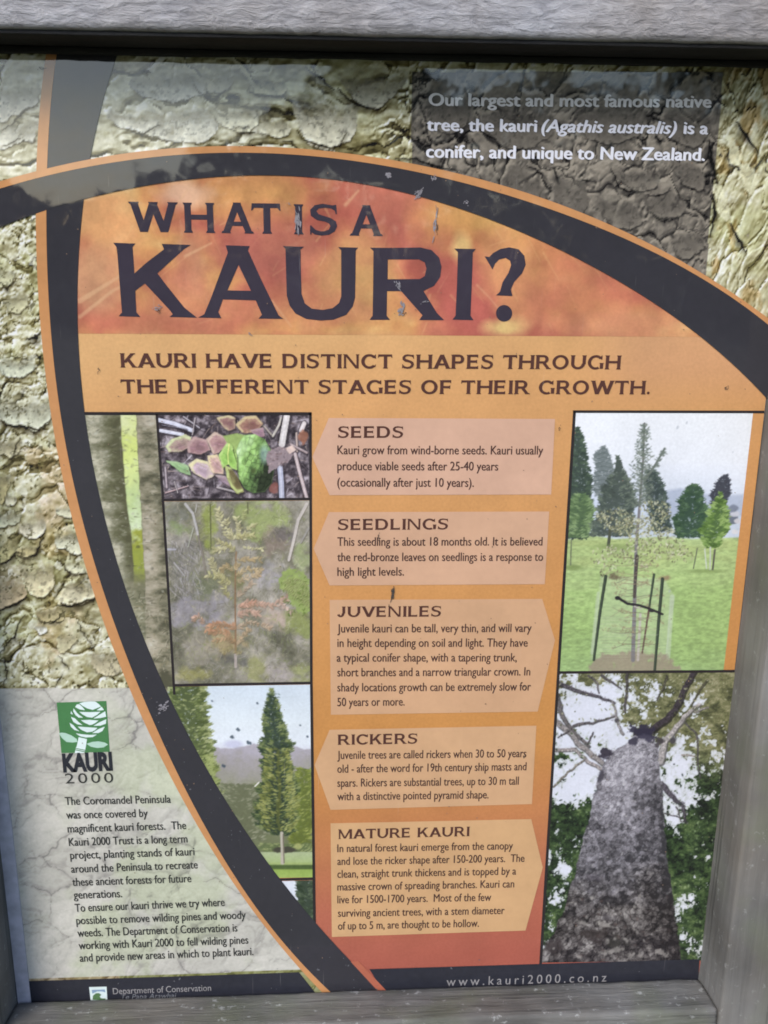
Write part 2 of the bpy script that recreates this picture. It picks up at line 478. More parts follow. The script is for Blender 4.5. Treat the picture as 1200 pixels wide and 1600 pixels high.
a_mid = fit([(0,295),(25,287),(75,275),(140,260),(200,250),(300,241),(400,240),(475,242.5),(525,247),(600,259),(662,271),(725,286),(787,304),(837,320),(900,340),(962,367.5),(1012,391),(1040,402),(1100,437),(1150,471),(1200,507)], 6)
a_low = fit([(0,355),(35,341),(72,329),(160,307),(184,298),(250,284),(310,277),(362,275),(425,276),(500,280.5),(600,293),(662,309),(725,327),(787,351),(850,379),(900,401),(950,430),(1025,482),(1100,527),(1150,572),(1200,627)], 6)
def shield(X, Y, pad=0.0):
    """True inside the orange leaf of the design, measured to the middle of the dark bands."""
    return (X > (f_or_r(Y) + f_dk_r(Y)) / 2 + pad) & (Y > (a_mid(X) + a_low(X)) / 2 + pad)

board = empty('information_board', (0.036, 0, EYE - 0.37))
tag(board, 'printed information board about kauri trees with orange leaf shape, photographs and bark background', 'sign')
PINV = Matrix.Translation((-0.036, 0, -(EYE - 0.37)))
def on_board(o):
    o.matrix_parent_inverse = PINV
    return o

# ---------------------------------------------------------------- backing panel and the bark picture
BX0, BX1, BZ0, BZ1 = -0.3755, 0.4645, EYE - 0.93, ZT + 0.01
def plain_box(name, x0, x1, y0, y1, z0, z1, mat, parent):
    me = mesh_np(name, box8(x0, x1, y0, y1, z0, z1), [(3, 2, 1, 0), (4, 5, 6, 7), (0, 1, 5, 4), (1, 2, 6, 5), (2, 3, 7, 6), (3, 0, 4, 7)])
    return link(name, me, mat, parent)
on_board(plain_box('backing_sheet', BX0 - 0.014, BX1, 0.0004, 0.008, BZ0, BZ1, W_EDGE, board))
on_board(plain_box('edging_strip', -0.3915, BX0 - 0.0002, -0.0016, 0.0003, BZ0, BZ1 - 0.011, W_EDGE, board))

def cells(X, Y, sx, sy, seed, jit=0.85):
    """Jittered cells: distance to the nearest and second nearest seed and a random number per cell."""
    U, V = X / sx, Y / sy
    iu, iv = np.floor(U).astype(int), np.floor(V).astype(int)
    g1, g2, g3 = hgrid(seed), hgrid(seed + 1), hgrid(seed + 2)
    d1 = np.full(U.shape, 9.0); d2 = np.full(U.shape, 9.0); cid = np.zeros(U.shape)
    for a in (-1, 0, 1):
        for c in (-1, 0, 1):
            ju, jv = iu + a, iv + c
            pu = ju + 0.5 + jit * (g1[jv & 63, ju & 63] - 0.5)
            pv = jv + 0.5 + jit * (g2[jv & 63, ju & 63] - 0.5)
            d = np.hypot(U - pu, V - pv)
            nw = d < d1
            d2 = np.where(nw, d1, np.minimum(d2, d))
            cid = np.where(nw, g3[jv & 63, ju & 63], cid)
            d1 = np.where(nw, d, d1)
    return d1, d2, cid

def bark_height(X, Y, sx, sy, seed, rot=0.0, warp=0.5, rough=0.5):
    ca, sa = math.cos(rot), math.sin(rot)
    U, V = X * ca + Y * sa, -X * sa + Y * ca
    wx = (fbm(U, V, sx * 0.9, sy * 0.9, seed + 11, 4, 0.5) - 0.5) * sx * 2.2 * warp
    wy = (fbm(U, V, sx * 0.9, sy * 0.9, seed + 21, 4, 0.5) - 0.5) * sy * 2.2 * warp
    d1, d2, cid = cells(U + wx, V + wy, sx, sy, seed)
    e1, e2, cid2 = cells(U + wx * 1.3, V + wy * 1.3, sx * 0.40, sy * 0.40, seed + 5)
    edge = sstep(0.0, 0.22, d2 - d1)
    lump = sstep(0.35, 0.65, fbm(X, Y, sx * 1.4, seed=seed + 3, octv=3))
    h = cid * 1.0 + 0.30 * edge - 0.25 * d1 * d1 + lump * (0.34 * cid2 - 0.22 * e1 * e1) + rough * (fbm(U, V, sx * 0.6, sy * 0.6, seed + 31, 4, 0.5) - 0.5)
    crack = (1 - sstep(0.0, 0.06, d2 - d1)) * sstep(0.40, 0.75, fbm(X, Y, sx, seed=seed + 41, octv=3))
    return h * min(sx, sy), crack

step = 0.00128
bx = np.arange(BX0, BX1 + step, step); bx[-1] = BX1
bz = np.arange(BZ1, BZ0, -step)
GX, GZ = np.meshgrid(bx, bz)
PX, PY = untrace(GX, GZ)
bark = Canvas(PX, PY)
hA, kA = bark_height(PX, PY, 36, 32, 101, 0.3, 0.9, 1.0)
hB, kB = bark_height(PX, PY, 80, 66, 201, -0.2, 0.7, 0.7)
hC, kC = bark_height(PX, PY, 120, 74, 301, 0.1, 0.7, 0.7)
hD, kD = bark_height(PX, PY, 26, 84, 401, 0.35, 0.6, 0.7)
hE, kE = bark_height(PX, PY, 52, 60, 501, 0.5, 0.6, 0.35)
wob = (fbm(PX, PY, 60, seed=71) - 0.5) * 120
boxR = 1130 - (PY - 120) * 0.089
inD = sstep(-10, 14, PX - boxR + wob * 0.12)
inBoxD = ((PX > 643) & (PX < boxR) & (PY > 112)).astype(float)
top = 1 - sstep(255, 300, PY)
wA = sstep(300, 350, PY + wob * .3) * (1 - sstep(600, 720, PY + wob))
hgt = hB * (1 - wA) + hA * wA
crk = kB * (1 - wA) + kA * wA * 0.4
zoneC = top * (PX < 643)
hgt = np.where(zoneC > 0, hC, hgt); crk = np.where(zoneC > 0, kC * 0.3, crk)
right = PX > 640
dk = sstep(640, 646, PX)
hgt = np.where(right, hE * (1 - inD) + hD * inD, hgt); crk = np.where(right, kE * (1 - inD) + kD * inD, crk)
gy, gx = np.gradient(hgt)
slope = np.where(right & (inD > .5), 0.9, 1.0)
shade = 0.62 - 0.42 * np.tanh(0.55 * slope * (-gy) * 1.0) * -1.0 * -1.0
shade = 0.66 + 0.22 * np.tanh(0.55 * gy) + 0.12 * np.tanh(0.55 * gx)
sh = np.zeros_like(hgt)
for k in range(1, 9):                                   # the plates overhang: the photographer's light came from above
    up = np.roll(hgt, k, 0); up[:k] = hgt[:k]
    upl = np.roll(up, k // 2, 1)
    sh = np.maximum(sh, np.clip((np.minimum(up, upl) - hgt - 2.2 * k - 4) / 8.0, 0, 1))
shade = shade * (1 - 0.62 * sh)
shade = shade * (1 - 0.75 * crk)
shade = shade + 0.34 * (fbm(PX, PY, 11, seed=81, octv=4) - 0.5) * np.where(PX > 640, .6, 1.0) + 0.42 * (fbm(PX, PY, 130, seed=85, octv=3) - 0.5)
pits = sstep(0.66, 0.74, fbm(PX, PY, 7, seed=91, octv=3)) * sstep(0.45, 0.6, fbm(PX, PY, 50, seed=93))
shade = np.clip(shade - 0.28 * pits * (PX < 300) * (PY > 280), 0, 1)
stops = np.array([0.0, 0.18, 0.40, 0.62, 0.82, 1.0])
pal = np.array([(48, 42, 26), (96, 88, 56), (148, 140, 100), (192, 187, 150), (218, 215, 184), (236, 235, 216)], float)
for c in range(3):
    bark.C[..., c] = np.interp(shade, stops, pal[:, c])
moss = sstep(0.46, 0.66, fbm(PX, PY, 70, seed=61)) * np.where(top > 0.5, 0.4, 1.0)
bark.C *= 1 - moss[..., None] * np.array([0.06, 0.05, 0.13])
grey = .4 * top * (PX < 420)  # top left greyed: sky reflection haze put into the bark colour
bark.C = bark.C * (1 - 0.45 * grey[..., None]) + 0.45 * grey[..., None] * (bark.C.mean(-1, keepdims=True) * np.array([1.0, 0.99, 0.97]))
pink = sstep(0.55, 0.7, fbm(PX, PY, 90, seed=67)) * (PX < 300) * (PY > 640)
bark.C *= 1 - pink[..., None] * np.array([0.02, 0.08, 0.12])
brown = inD * right * sstep(0.5, 0.64, fbm(PX, PY, 30, 60, seed=57))
bark.C *= 1 - brown[..., None] * np.array([0.10, 0.18, 0.30])
lw = sstep(.56, .66, fbm(PX, PY, 13, seed=191, octv=5, gain=.6)) * sstep(.44, .62, fbm(PX, PY, 60, seed=195)) * (PX < 320) * (PY > 285)
bark.mix(lw * .6, (230, 229, 208))
lo = sstep(.54, .66, fbm(PX, PY, 22, seed=197, octv=5, gain=.6)) * sstep(.46, .6, fbm(PX, PY, 75, seed=199)) * (PX < 320) * (PY > 285)
bark.mix(lo * .32, (138, 130, 78))
# plates and fissures one can point to
def chaikin(P, n=2):
    P = np.asarray(P, float)
    for _ in range(n):
        Q = np.roll(P, -1, 0)
        P = np.stack([P * .75 + Q * .25, P * .25 + Q * .75], 1).reshape(-1, 2)
    return P
def plate(pts, col, seed, deep=1.0, lip=0.14, amt=1.0):
    """A flake of bark: merges into the trunk at its upper edge, its lower lip stands off and throws a soft shade."""
    P = chaikin(pts)
    c0 = P.mean(0)
    hh = np.ptp(P[:, 1]); y0 = P[:, 1].min()
    g = 14
    sl = bark.box(P[:, 0].min() - g, y0 - g, P[:, 0].max() + g, y0 + hh + g + 10)
    if sl is None: return
    X_, Y_ = bark.X[sl], bark.Y[sl]
    nz_ = (fbm(X_, Y_, 16, seed=seed, octv=5, gain=.6) - .5)
    v = np.clip((Y_ - y0) / hh, 0, 1)
    low = sstep(.15, .75, v + nz_ * .5)
    def msk(dx, dy, soft, rag):
        k_ = np.clip(bark.polymask((P - c0) * (1 - .03 * deep * (dy > 0)) + c0 + (dx, dy), 10, sl) * 10 - 5 + nz_ * rag, -9, 9)
        return np.clip(k_ / soft + .5, 0, 1)
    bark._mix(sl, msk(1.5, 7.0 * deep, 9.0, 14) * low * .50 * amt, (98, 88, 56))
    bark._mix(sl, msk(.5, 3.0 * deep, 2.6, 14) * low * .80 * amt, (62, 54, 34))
    k = msk(0, 0, 2.2, 14) * (.25 + .70 * low)
    tex = 1 + lip * (v - .5) * 1.5 + .30 * (fbm(X_, Y_, 30, seed=seed + 7, octv=5) - .5) + .2 * (fbm(X_, Y_, 7, seed=seed + 8, octv=3) - .5) - .18 * sstep(.60, .72, fbm(X_, Y_, 6, seed=seed + 9, octv=3))
    bark.C[sl] += (k * amt)[..., None] * (np.asarray(col, float) * tex[..., None] - bark.C[sl])
def fissure(pts, w, up=0.0, dark=(62, 55, 36), blur=7):
    P = np.array(pts, float)
    rr = random.Random(int(P.sum()))
    jag = []
    for i in range(len(P) - 1):
        for t in np.linspace(0, 1, 6)[:-1]:
            jag.append(P[i] * (1 - t) + P[i + 1] * t + (rr.uniform(-2, 2), rr.uniform(-1.6, 1.6)))
    jag.append(P[-1])
    m_ = len(jag) // 2
    bark.stroke(np.array(jag[:m_ + 1]) + (0, w * .7), w * .5, dark, w * 1.9, alpha=0.30, soft=blur)
    bark.stroke(np.array(jag[m_:]) + (0, w * .7), w * 1.9, dark, w * .5, alpha=0.30, soft=blur)
    bark.stroke(jag[:m_ + 1], w * .2, dark, w * .8, alpha=0.85, soft=1.6)
    bark.stroke(jag[m_:], w * .8, dark, w * .15, alpha=0.85, soft=1.6)
def zq(ox, oy, s, pts): return [(ox + a / s, oy + c / s) for a, c in pts]
CR, GR, OL, PN, WH = (212, 208, 176), (196, 192, 164), (184, 176, 124), (196, 178, 142), (226, 223, 202)
for i_, (pts, col, d) in enumerate((
    (zq(0, 640, 6, [(0, 480), (95, 470), (130, 560), (140, 640), (100, 720), (60, 800), (0, 940), (-60, 700)]), (190, 180, 132), .8),
    (zq(0, 640, 6, [(-40, 250), (140, 240), (190, 290), (190, 350), (150, 430), (95, 465), (60, 420), (-40, 430)]), (200, 192, 156), 1),
    (zq(0, 640, 6, [(-40, 100), (120, 150), (240, 160), (265, 205), (320, 225), (400, 180), (480, 80), (500, -160), (-40, -200)]), (206, 207, 182), 1.4),
    (zq(0, 640, 6, [(50, 800), (130, 770), (170, 830), (150, 890), (80, 910), (45, 880)]), CR, .6),
    (zq(0, 640, 6, [(-40, 950), (60, 920), (190, 900), (200, 990), (150, 1080), (40, 1110), (-40, 1130)]), (198, 198, 168), .7),
    (zq(0, 640, 6, [(520, 900), (650, 880), (700, 1020), (600, 1010), (540, 980)]), CR, .9),
    (zq(0, 640, 6, [(-40, 1180), (90, 1130), (180, 1200), (160, 1330), (60, 1420), (-40, 1460)]), (196, 188, 136), 1),
    (zq(0, 640, 6, [(130, 1320), (300, 1240), (390, 1230), (340, 1330), (260, 1390), (190, 1370)]), (184, 172, 126), 1.4),
    (zq(0, 640, 6, [(170, 1020), (380, 950), (440, 1060), (410, 1170), (300, 1230), (200, 1180), (160, 1110)]), (206, 200, 174), 1),
    (zq(0, 640, 6, [(530, 1080), (700, 1090), (780, 1250), (790, 1340), (700, 1370), (620, 1300), (500, 1290)]), (210, 208, 178), 1),
    (zq(0, 640, 6, [(560, 1400), (760, 1400), (820, 1540), (640, 1530), (600, 1450)]), (204, 202, 170), .8),
    (zq(0, 880, 4.615, [(250, 340), (340, 300), (480, 320), (465, 390), (400, 430), (320, 425), (270, 390)]), (182, 170, 128), .8),
    (zq(0, 880, 4.615, [(130, -60), (360, -60), (400, 120), (370, 210), (300, 270), (220, 220), (170, 140)]), (212, 202, 164), .8),
    (zq(0, 880, 4.615, [(-40, 40), (130, 0), (190, 180), (212, 230), (130, 280), (60, 320), (-40, 345)]), PN, 1.1),
    (zq(0, 880, 4.615, [(490, 90), (640, 80), (720, 240), (620, 275), (520, 295), (450, 305), (400, 290), (430, 220)]), (214, 206, 172), 1.6),
    (zq(0, 880, 4.615, [(260, 430), (350, 470), (310, 505), (270, 490)]), WH, .6),
    (zq(0, 880, 4.615, [(400, 530), (520, 420), (590, 500), (560, 570), (470, 650), (420, 660)]), (204, 196, 158), .4),
    (zq(0, 880, 4.615, [(640, 700), (760, 560), (850, 700), (880, 800), (760, 820), (680, 780)]), (200, 190, 156), .4),
    (zq(0, 400, 4, [(0, 610), (120, 600), (220, 640), (225, 700), (150, 760), (0, 770)]), (198, 200, 174), .9),
    (zq(0, 400, 4, [(-30, 60), (60, 30), (110, 110), (60, 190), (-30, 200)]), (204, 202, 164), .6),
    (zq(0, 400, 4, [(40, 220), (150, 200), (180, 300), (120, 370), (40, 350)]), (198, 194, 156), .6),
    (zq(150, 90, 2.4, [(60, 150), (330, 165), (420, 200), (470, 215), (440, 330), (250, 310), (130, 262), (30, 240)]), (208, 206, 188), .5),
    (zq(150, 90, 2.4, [(150, 40), (400, 40), (430, 130), (330, 165), (180, 150), (120, 100)]), (190, 188, 172), .5),
    (zq(150, 90, 2.4, [(400, 40), (560, 50), (500, 120), (430, 150), (410, 100)]), (178, 174, 150), .6),
    (zq(150, 90, 2.4, [(560, 70), (700, 60), (725, 135), (640, 152), (580, 122)]), (182, 178, 146), 1),
    (zq(150, 90, 2.4, [(420, 160), (600, 150), (620, 200), (600, 280), (500, 275), (430, 210)]), (204, 201, 174), .5),
    (zq(150, 90, 2.4, [(620, 205), (700, 190), (745, 300), (640, 300), (600, 270)]), (208, 204, 176), .7),
    (zq(150, 90, 2.4, [(900, 40), (1080, 30), (1190, 60), (1080, 195), (1000, 182), (930, 130)]), (170, 165, 142), 1.6),
    (zq(150, 90, 2.4, [(740, 130), (860, 95), (970, 150), (1000, 260), (920, 335), (850, 348), (790, 318), (740, 220)]), (206, 202, 178), 1.2),
    (zq(0, 0, 4, [(-20, 680), (100, 690), (170, 680), (240, 700), (240, 880), (140, 870), (40, 920), (-20, 940)]), (208, 206, 188), .7),
    (zq(0, 0, 4, [(-20, 460), (120, 440), (250, 470), (250, 640), (140, 690), (-20, 800)]), (198, 196, 180), .6))):
    plate(pts, col, 900 + i_ * 3, d)
for p, w in (([(465, 205), (474, 219), (490, 224), (512, 231), (530, 229), (541, 208)], 4.5), ([(528, 138), (545, 156), (566, 167), (597, 172)], 6),
             ([(388, 143), (402, 150), (420, 151), (448, 149)], 3.6), ([(408, 178), (422, 173), (440, 172)], 2.6), ([(450, 168), (457, 178)], 3.4), ([(476, 105), (500, 122), (522, 140)], 6),
             ([(322, 150), (340, 150), (355, 140)], 2.6), ([(366, 198), (380, 200), (388, 196)], 2.2), ([(372, 208), (400, 206)], 3), ([(440, 220), (455, 222), (462, 228)], 2),
             ([(300, 130), (322, 152), (340, 162)], 2), ([(200, 205), (222, 210), (250, 195)], 4), ([(0, 205), (22, 192), (38, 172), (60, 165)], 3), ([(0, 232), (20, 222), (35, 215)], 2),
             ([(0, 656), (14, 664), (42, 668), (60, 672), (80, 655)], 5), ([(0, 882), (14, 876), (26, 862), (34, 866)], 4), ([(38, 870), (55, 868), (64, 850), (70, 830)], 4.5),
             ([(0, 954), (14, 949), (30, 941), (44, 933)], 5), ([(88, 946), (108, 947), (130, 942), (150, 934)], 6), ([(0, 1022), (10, 1008), (22, 996), (28, 975), (40, 960)], 3.5),
             ([(92, 874), (104, 890), (112, 897), (137, 896)], 2.6), ([(68, 975), (85, 972), (102, 955)], 3), ([(120, 970), (130, 990), (143, 1006)], 2), ([(92, 1026), (108, 1046)], 2.2),
             ([(0, 1032), (8, 1036), (11, 1052), (6, 1070)], 2.6), ([(88, 1072), (97, 1054)], 2), ([(40, 530), (55, 528), (64, 518)], 7), ([(18, 718), (24, 700), (32, 682)], 2), ([(0, 440), (12, 452), (24, 440)], 3)):
    fissure(p, w)
for p, w in (([(620, 248), (650, 248), (690, 262), (715, 268)], 4), ([(825, 258), (850, 275)], 3), ([(865, 262), (875, 290)], 5), ([(955, 265), (968, 292), (982, 300), (1000, 290)], 4), ([(1083, 275), (1092, 290), (1104, 300)], 4),
             ([(1010, 305), (1028, 306), (1048, 298)], 4), ([(1018, 338), (1038, 346), (1060, 342)], 3), ([(970, 350), (990, 352), (1010, 345)], 2.6), ([(738, 216), (748, 234)], 3.4), ([(902, 282), (930, 283)], 3), ([(1022, 210), (1032, 226)], 4),
             ([(1108, 220), (1112, 250), (1120, 290)], 8), ([(1112, 300), (1118, 330), (1110, 370)], 6), ([(1140, 350), (1155, 375), (1165, 395)], 6), ([(1152, 190), (1165, 210), (1185, 240)], 7), ([(1136, 240), (1140, 256), (1156, 262)], 3)):
    fissure(p, w, dark=(44, 40, 34))
for q in ([(1116, 288), (1126, 290), (1136, 318), (1143, 340), (1132, 345), (1121, 330)], [(1136, 212), (1146, 210), (1157, 250), (1154, 260), (1140, 254)], [(1150, 250), (1180, 262), (1182, 290), (1172, 312), (1158, 280)]):
    bark.poly(q, (224, 222, 186), 0.75, soft=3, rag=4, rs=8)
for i_, pts in enumerate(([(700, 265), (745, 258), (770, 300), (740, 320), (705, 300)], [(780, 262), (830, 258), (850, 300), (820, 330), (790, 310)], [(870, 258), (905, 268), (925, 320), (890, 345), (862, 310)], [(962, 258), (1020, 252), (1035, 290), (1005, 300), (980, 292), (966, 280)],
                         [(1000, 300), (1060, 290), (1078, 330), (1040, 345), (1010, 330)], [(1040, 240), (1085, 240), (1105, 290), (1090, 298), (1060, 280)], [(935, 300), (985, 310), (1010, 350), (970, 360), (940, 335)], [(1040, 350), (1090, 345), (1105, 390), (1060, 410)], [(760, 140), (860, 150), (870, 215), (800, 240), (750, 200)],
                         [(900, 140), (1000, 130), (1020, 200), (960, 230), (900, 210)], [(660, 130), (740, 130), (735, 200), (680, 215)], [(1030, 150), (1110, 150), (1105, 230), (1050, 230)])):
    plate(pts, (188, 182, 160), 1200 + 3 * i_, 1.0, amt=.85)
# the tinted text box top right and the whitened one bottom left
ds = sstep(.66, .72, fbm(PX, PY, 5.5, seed=203, octv=3)) * sstep(.46, .58, fbm(PX, PY, 40, seed=205)) * (PX < 320) * (PY > 285)
bark.mix(ds * .55, (84, 78, 48))
def soften(A, n):
    for ax in (0, 1):
        A = sum(np.roll(A, i_, ax) for i_ in range(-n, n + 1)) / (2 * n + 1)
    return A
bark.C += .42 * (bark.C - soften(bark.C, 2)) + .25 * (bark.C - soften(bark.C, 9))
bark.C *= (1 + .20 * (fbm(PX, PY, 6, seed=207, octv=3, gain=.8) - .5))[..., None]
bark.C = np.clip(bark.C, 20, 246)
bc = bark.C.mean(-1, keepdims=True)
dbox = (bc * 1.12 - 22) * np.array([0.59, 0.555, 0.485]) + np.array([12, 11, 13])
bark.C = bark.C * (1 - inBoxD[..., None]) + dbox * inBoxD[..., None]
ptop = 1075.5 + 0.0 * PX
pbot = 1529.5 - 0.034 * (PX - 48)
pale = ((PY > ptop) & (PY < pbot) & (PX < f_or_r(PY))).astype(float)
vein = np.abs(fbm(PX, PY, 110, 75, seed=151, octv=5) - 0.5)
vein2 = np.abs(fbm(PX, PY, 70, 60, seed=161, octv=5) - 0.48)
gyB, gxB = np.gradient(bark_height(PX, PY, 120, 84, 951, 0.4, .7, .8)[0])
rel = np.tanh(gyB * .5) * .6 + np.tanh(gxB * .5) * .4
q1_, q2_, q3_ = cells(PX + 60 * (fbm(PX, PY, 70, seed=961) - .5), PY + 60 * (fbm(PX, PY, 70, seed=963) - .5), 95, 66, 965)
ck = (1 - sstep(.0, .035, q2_ - q1_)) * sstep(.42, .62, fbm(PX, PY, 60, seed=967, octv=3))
pt = 0.60 + 0.07 * rel - .34 * ck - .12 * (1 - sstep(.0, .22, q2_ - q1_)) + .10 * (q3_ - .5) + 0.55 * (fbm(PX, PY, 120, 80, seed=171, octv=6) - 0.5) + 0.30 * (shade - 0.6) - 0.16 * (1 - sstep(0.0, 0.020, vein)) * sstep(.42, .6, fbm(PX, PY, 90, seed=175)) - 0.13 * (1 - sstep(0.0, 0.016, vein2)) * sstep(.45, .6, fbm(PX, PY, 80, seed=177))
pt = np.clip(pt, 0, 1)
pc = np.empty(PX.shape + (3,))
for c, (lo, mi, hi) in enumerate(((138, 200, 226), (134, 197, 222), (130, 186, 212))):
    pc[..., c] = np.interp(pt, [0.1, 0.55, 0.95], [lo, mi, hi])
gt = sstep(0.42, 0.62, fbm(PX, PY, 80, seed=181)) * sstep(0, 1, (PX - 60) / 200 + (PY - 1150) / 600)
pc *= 1 - gt[..., None] * np.array([0.045, 0.012, 0.09])
bark.C = bark.C * (1 - pale[..., None]) + pc * pale[..., None]
under = ((PY >= pbot) & (PX < 186)).astype(float) * 0.6
bark.mix(under, (158, 132, 96))
under = ((PY >= pbot) & (PX >= 186)).astype(float) * 0.7
bark.mix(under, (118, 122, 66))
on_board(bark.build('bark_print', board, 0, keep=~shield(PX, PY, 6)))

# ---------------------------------------------------------------- the orange leaf: ground colour and fiery title picture
og = quad_canvas((60, 515), (1209, 515), (1092, 1530), (60, 1530), 4.0)
t = og.Y + (og.X - 500) * 0.12
ost = [515, 640, 900, 1200, 1330, 1430, 1530]
oc = [(222, 171, 113), (219, 161, 102), (212, 149, 87), (204, 139, 72), (196, 124, 78), (184, 102, 78), (178, 92, 74)]
for c in range(3):
    og.C[..., c] = np.interp(t, ost, [q[c] for q in oc])
og.C *= (1 + 0.05 * (fbm(og.X, og.Y, 240, seed=601, octv=4) - 0.5))[..., None]
rp_ = sstep(880, 1020, og.X) * (1 - sstep(560, 660, og.Y))
og.mix(rp_ * 0.35, (204, 148, 122))
on_board(og.build('orange_ground', board, 1, keep=shield(og.X, og.Y)))

ti = quad_canvas((95, 262), (1125, 262), (1125, 526.5), (95, 521), 1.6)
n1 = fbm(ti.X, ti.Y, 150, 110, 611, 5, 0.55); n2 = fbm(ti.X, ti.Y, 90, 120, 621, 5, 0.55); n3 = fbm(ti.X, ti.Y, 30, 46, 631, 5)
for c in range(3):
    ti.C[..., c] = np.interp(n1, [0.34, 0.46, 0.56, 0.68], [(176, 92, 76)[c], (200, 124, 88)[c], (214, 152, 94)[c], (226, 182, 116)[c]])
def blob(x, y, rx, ry, col, a, ang=0.0):
    ti.ell(x, y, rx, ry, col, ang, a, soft=min(rx, ry) * 0.9, rag=0.5, seed=641, rs=40)
for bl in ((640, 335, 80, 60, (188, 104, 88), .75), (735, 470, 80, 60, (186, 96, 86), .6), (420, 390, 90, 46, (190, 112, 96), .6), (380, 300, 120, 40, (222, 172, 96), .6), (560, 440, 50, 70, (222, 168, 108), .55),
           (720, 335, 60, 50, (222, 166, 92), .7), (800, 410, 40, 90, (224, 172, 104), .6), (790, 512, 32, 16, (240, 206, 130), .9), (720, 385, 14, 22, (240, 204, 130), .8), (920, 470, 120, 60, (204, 126, 92), .55), (1000, 510, 120, 28, (212, 142, 110), .5),
           (160, 350, 50, 60, (212, 152, 104), .6), (150, 440, 46, 50, (218, 170, 122), .7), (240, 508, 170, 20, (190, 108, 86), .75), (300, 470, 70, 40, (198, 120, 94), .6), (285, 305, 40, 20, (236, 190, 158), .8), (480, 480, 70, 30, (208, 140, 98), .5),  # the pale pink blob is a reflection patch painted into the picture
           (300, 400, 26, 50, (188, 110, 96), .5), (860, 380, 60, 40, (216, 148, 92), .6), (880, 440, 70, 40, (196, 112, 88), .4), (590, 300, 60, 30, (194, 112, 90), .7)):
    blob(*bl)
ti.C *= (1 + 0.28 * (n2 - 0.5) + 0.26 * (n3 - 0.5))[..., None]
rr = random.Random(5)
for _ in range(60):                                    # the photo behind the title shows light strands
    x, y = rr.uniform(130, 1000), rr.uniform(290, 520); a = rr.choice((-0.9, -0.5, 1.0, 1.2, 1.9)) + rr.uniform(-.2, .2); l = rr.uniform(12, 50)
    ti.stroke([(x, y), (x + l * math.cos(a), y + l * math.sin(a))], rr.uniform(1, 3.5), (236, 190, 128), 0.5, alpha=rr.uniform(.1, .4), soft=2.2)
for p, w in (([(125, 495), (175, 455), (235, 425)], 6), ([(125, 470), (190, 430)], 8), ([(745, 445), (765, 465), (785, 490)], 2), ([(540, 320), (560, 298)], 6), ([(425, 470), (455, 510)], 3), ([(290, 400), (330, 380)], 5)):
    ti.stroke(p, w, (232, 188, 140), w * .5, alpha=.5, soft=3)
ti.mix(sstep(514, 524, ti.Y) * 0.15, (190, 108, 88))
on_board(ti.build('title_picture', board, 2, keep=shield(ti.X, ti.Y)))

# ---------------------------------------------------------------- the photographs on the board
def zz(ox, oy, s):
    return lambda *p: [(ox + a / s, oy + c / s) for a, c in p]

# a strip of kauri trunks beside a light gap
p = quad_canvas((128, 646), (244, 646), (272, 1088), (156, 1088), 1.25)
X, Y = p.X, p.Y
gap_l = np.interp(Y, [646, 700, 790, 840, 880, 1000], [188, 191, 199, 206, 209, 214]) + 3 * (fbm(X, Y, 14, seed=701) - .5)
gap_r = np.interp(Y, [646, 730, 800, 850, 900, 1000], [213, 217, 221, 223, 227, 228]) + 4 * (fbm(X, Y, 10, seed=702) - .5)
edge = f_dk_r(Y)
lt = sstep(0, 1, (X - edge) / np.maximum(gap_l - edge, 6))
tex = fbm(X, Y, 26, 12, 703, 5, .62)
for c in range(3):
    trunk = np.interp(lt + (tex - .5) * 1.9 + (fbm(X, Y, 7, 5, 708, 4, .7) - .5) * .7, [-.2, .15, .5, .85, 1.2], ((196, 148, 120, 98, 86), (190, 146, 118, 98, 84), (166, 122, 92, 70, 60))[c])
    low = np.interp(tex, [.25, .5, .75], ((76, 128, 178), (76, 126, 172), (56, 100, 146))[c])
    w = sstep(860, 960, Y)
    p.C[..., c] = trunk * (1 - w) + low * w
k = sstep(-1.5, 1.5, X - gap_l) * sstep(-1.5, 1.5, gap_r - X) * (1 - sstep(890, 925, Y))
t2 = fbm(X, Y, 18, 16, 706, 4)
g = np.empty_like(p.C)
for c in range(3):
    g[..., c] = np.interp(Y + (t2 - .5) * 60, [650, 690, 730, 790, 830, 850, 880, 920], ((232, 220, 224, 196, 222, 160, 150, 128), (238, 232, 236, 216, 236, 166, 160, 126), (176, 132, 150, 152, 196, 66, 70, 90))[c])
p.C += k[..., None] * (g - p.C)
k = sstep(-1.5, 1.5, X - gap_r)
for c in range(3):
    g[..., c] = np.interp(tex + .25 * (fbm(X, Y, 60, seed=707) - .5) - .22 * sstep(700, 760, Y) * (1 - sstep(780, 830, Y)) - .20 * sstep(235, 262, X) - .1 * sstep(840, 950, Y), [.1, .35, .55, .8], ((84, 140, 178, 206), (82, 134, 168, 198), (64, 110, 146, 182))[c])
p.C += k[..., None] * (g - p.C)
rr = random.Random(71)
for _ in range(420):
    y = rr.uniform(650, 1085); x = rr.uniform(130, 272)
    p.ell(x, y, rr.uniform(1, 4.5), rr.uniform(.8, 2.4), rr.choice([(76, 76, 58), (188, 186, 168), (104, 104, 76), (150, 148, 126), (206, 204, 188), (60, 60, 48)]), rr.uniform(-.7, .7), rr.uniform(.15, .55), soft=2, rag=.7, rs=4)
for _ in range(240):
    y = rr.uniform(650, 1085); x = rr.uniform(130, 270); l = rr.uniform(2, 9)
    c = rr.choice([(70, 70, 54), (196, 192, 172), (94, 92, 70), (160, 156, 134)])
    p.stroke([(x, y), (x + l, y + rr.uniform(-2, 3))], rr.uniform(.8, 2), c, .5, alpha=rr.uniform(.3, .7))
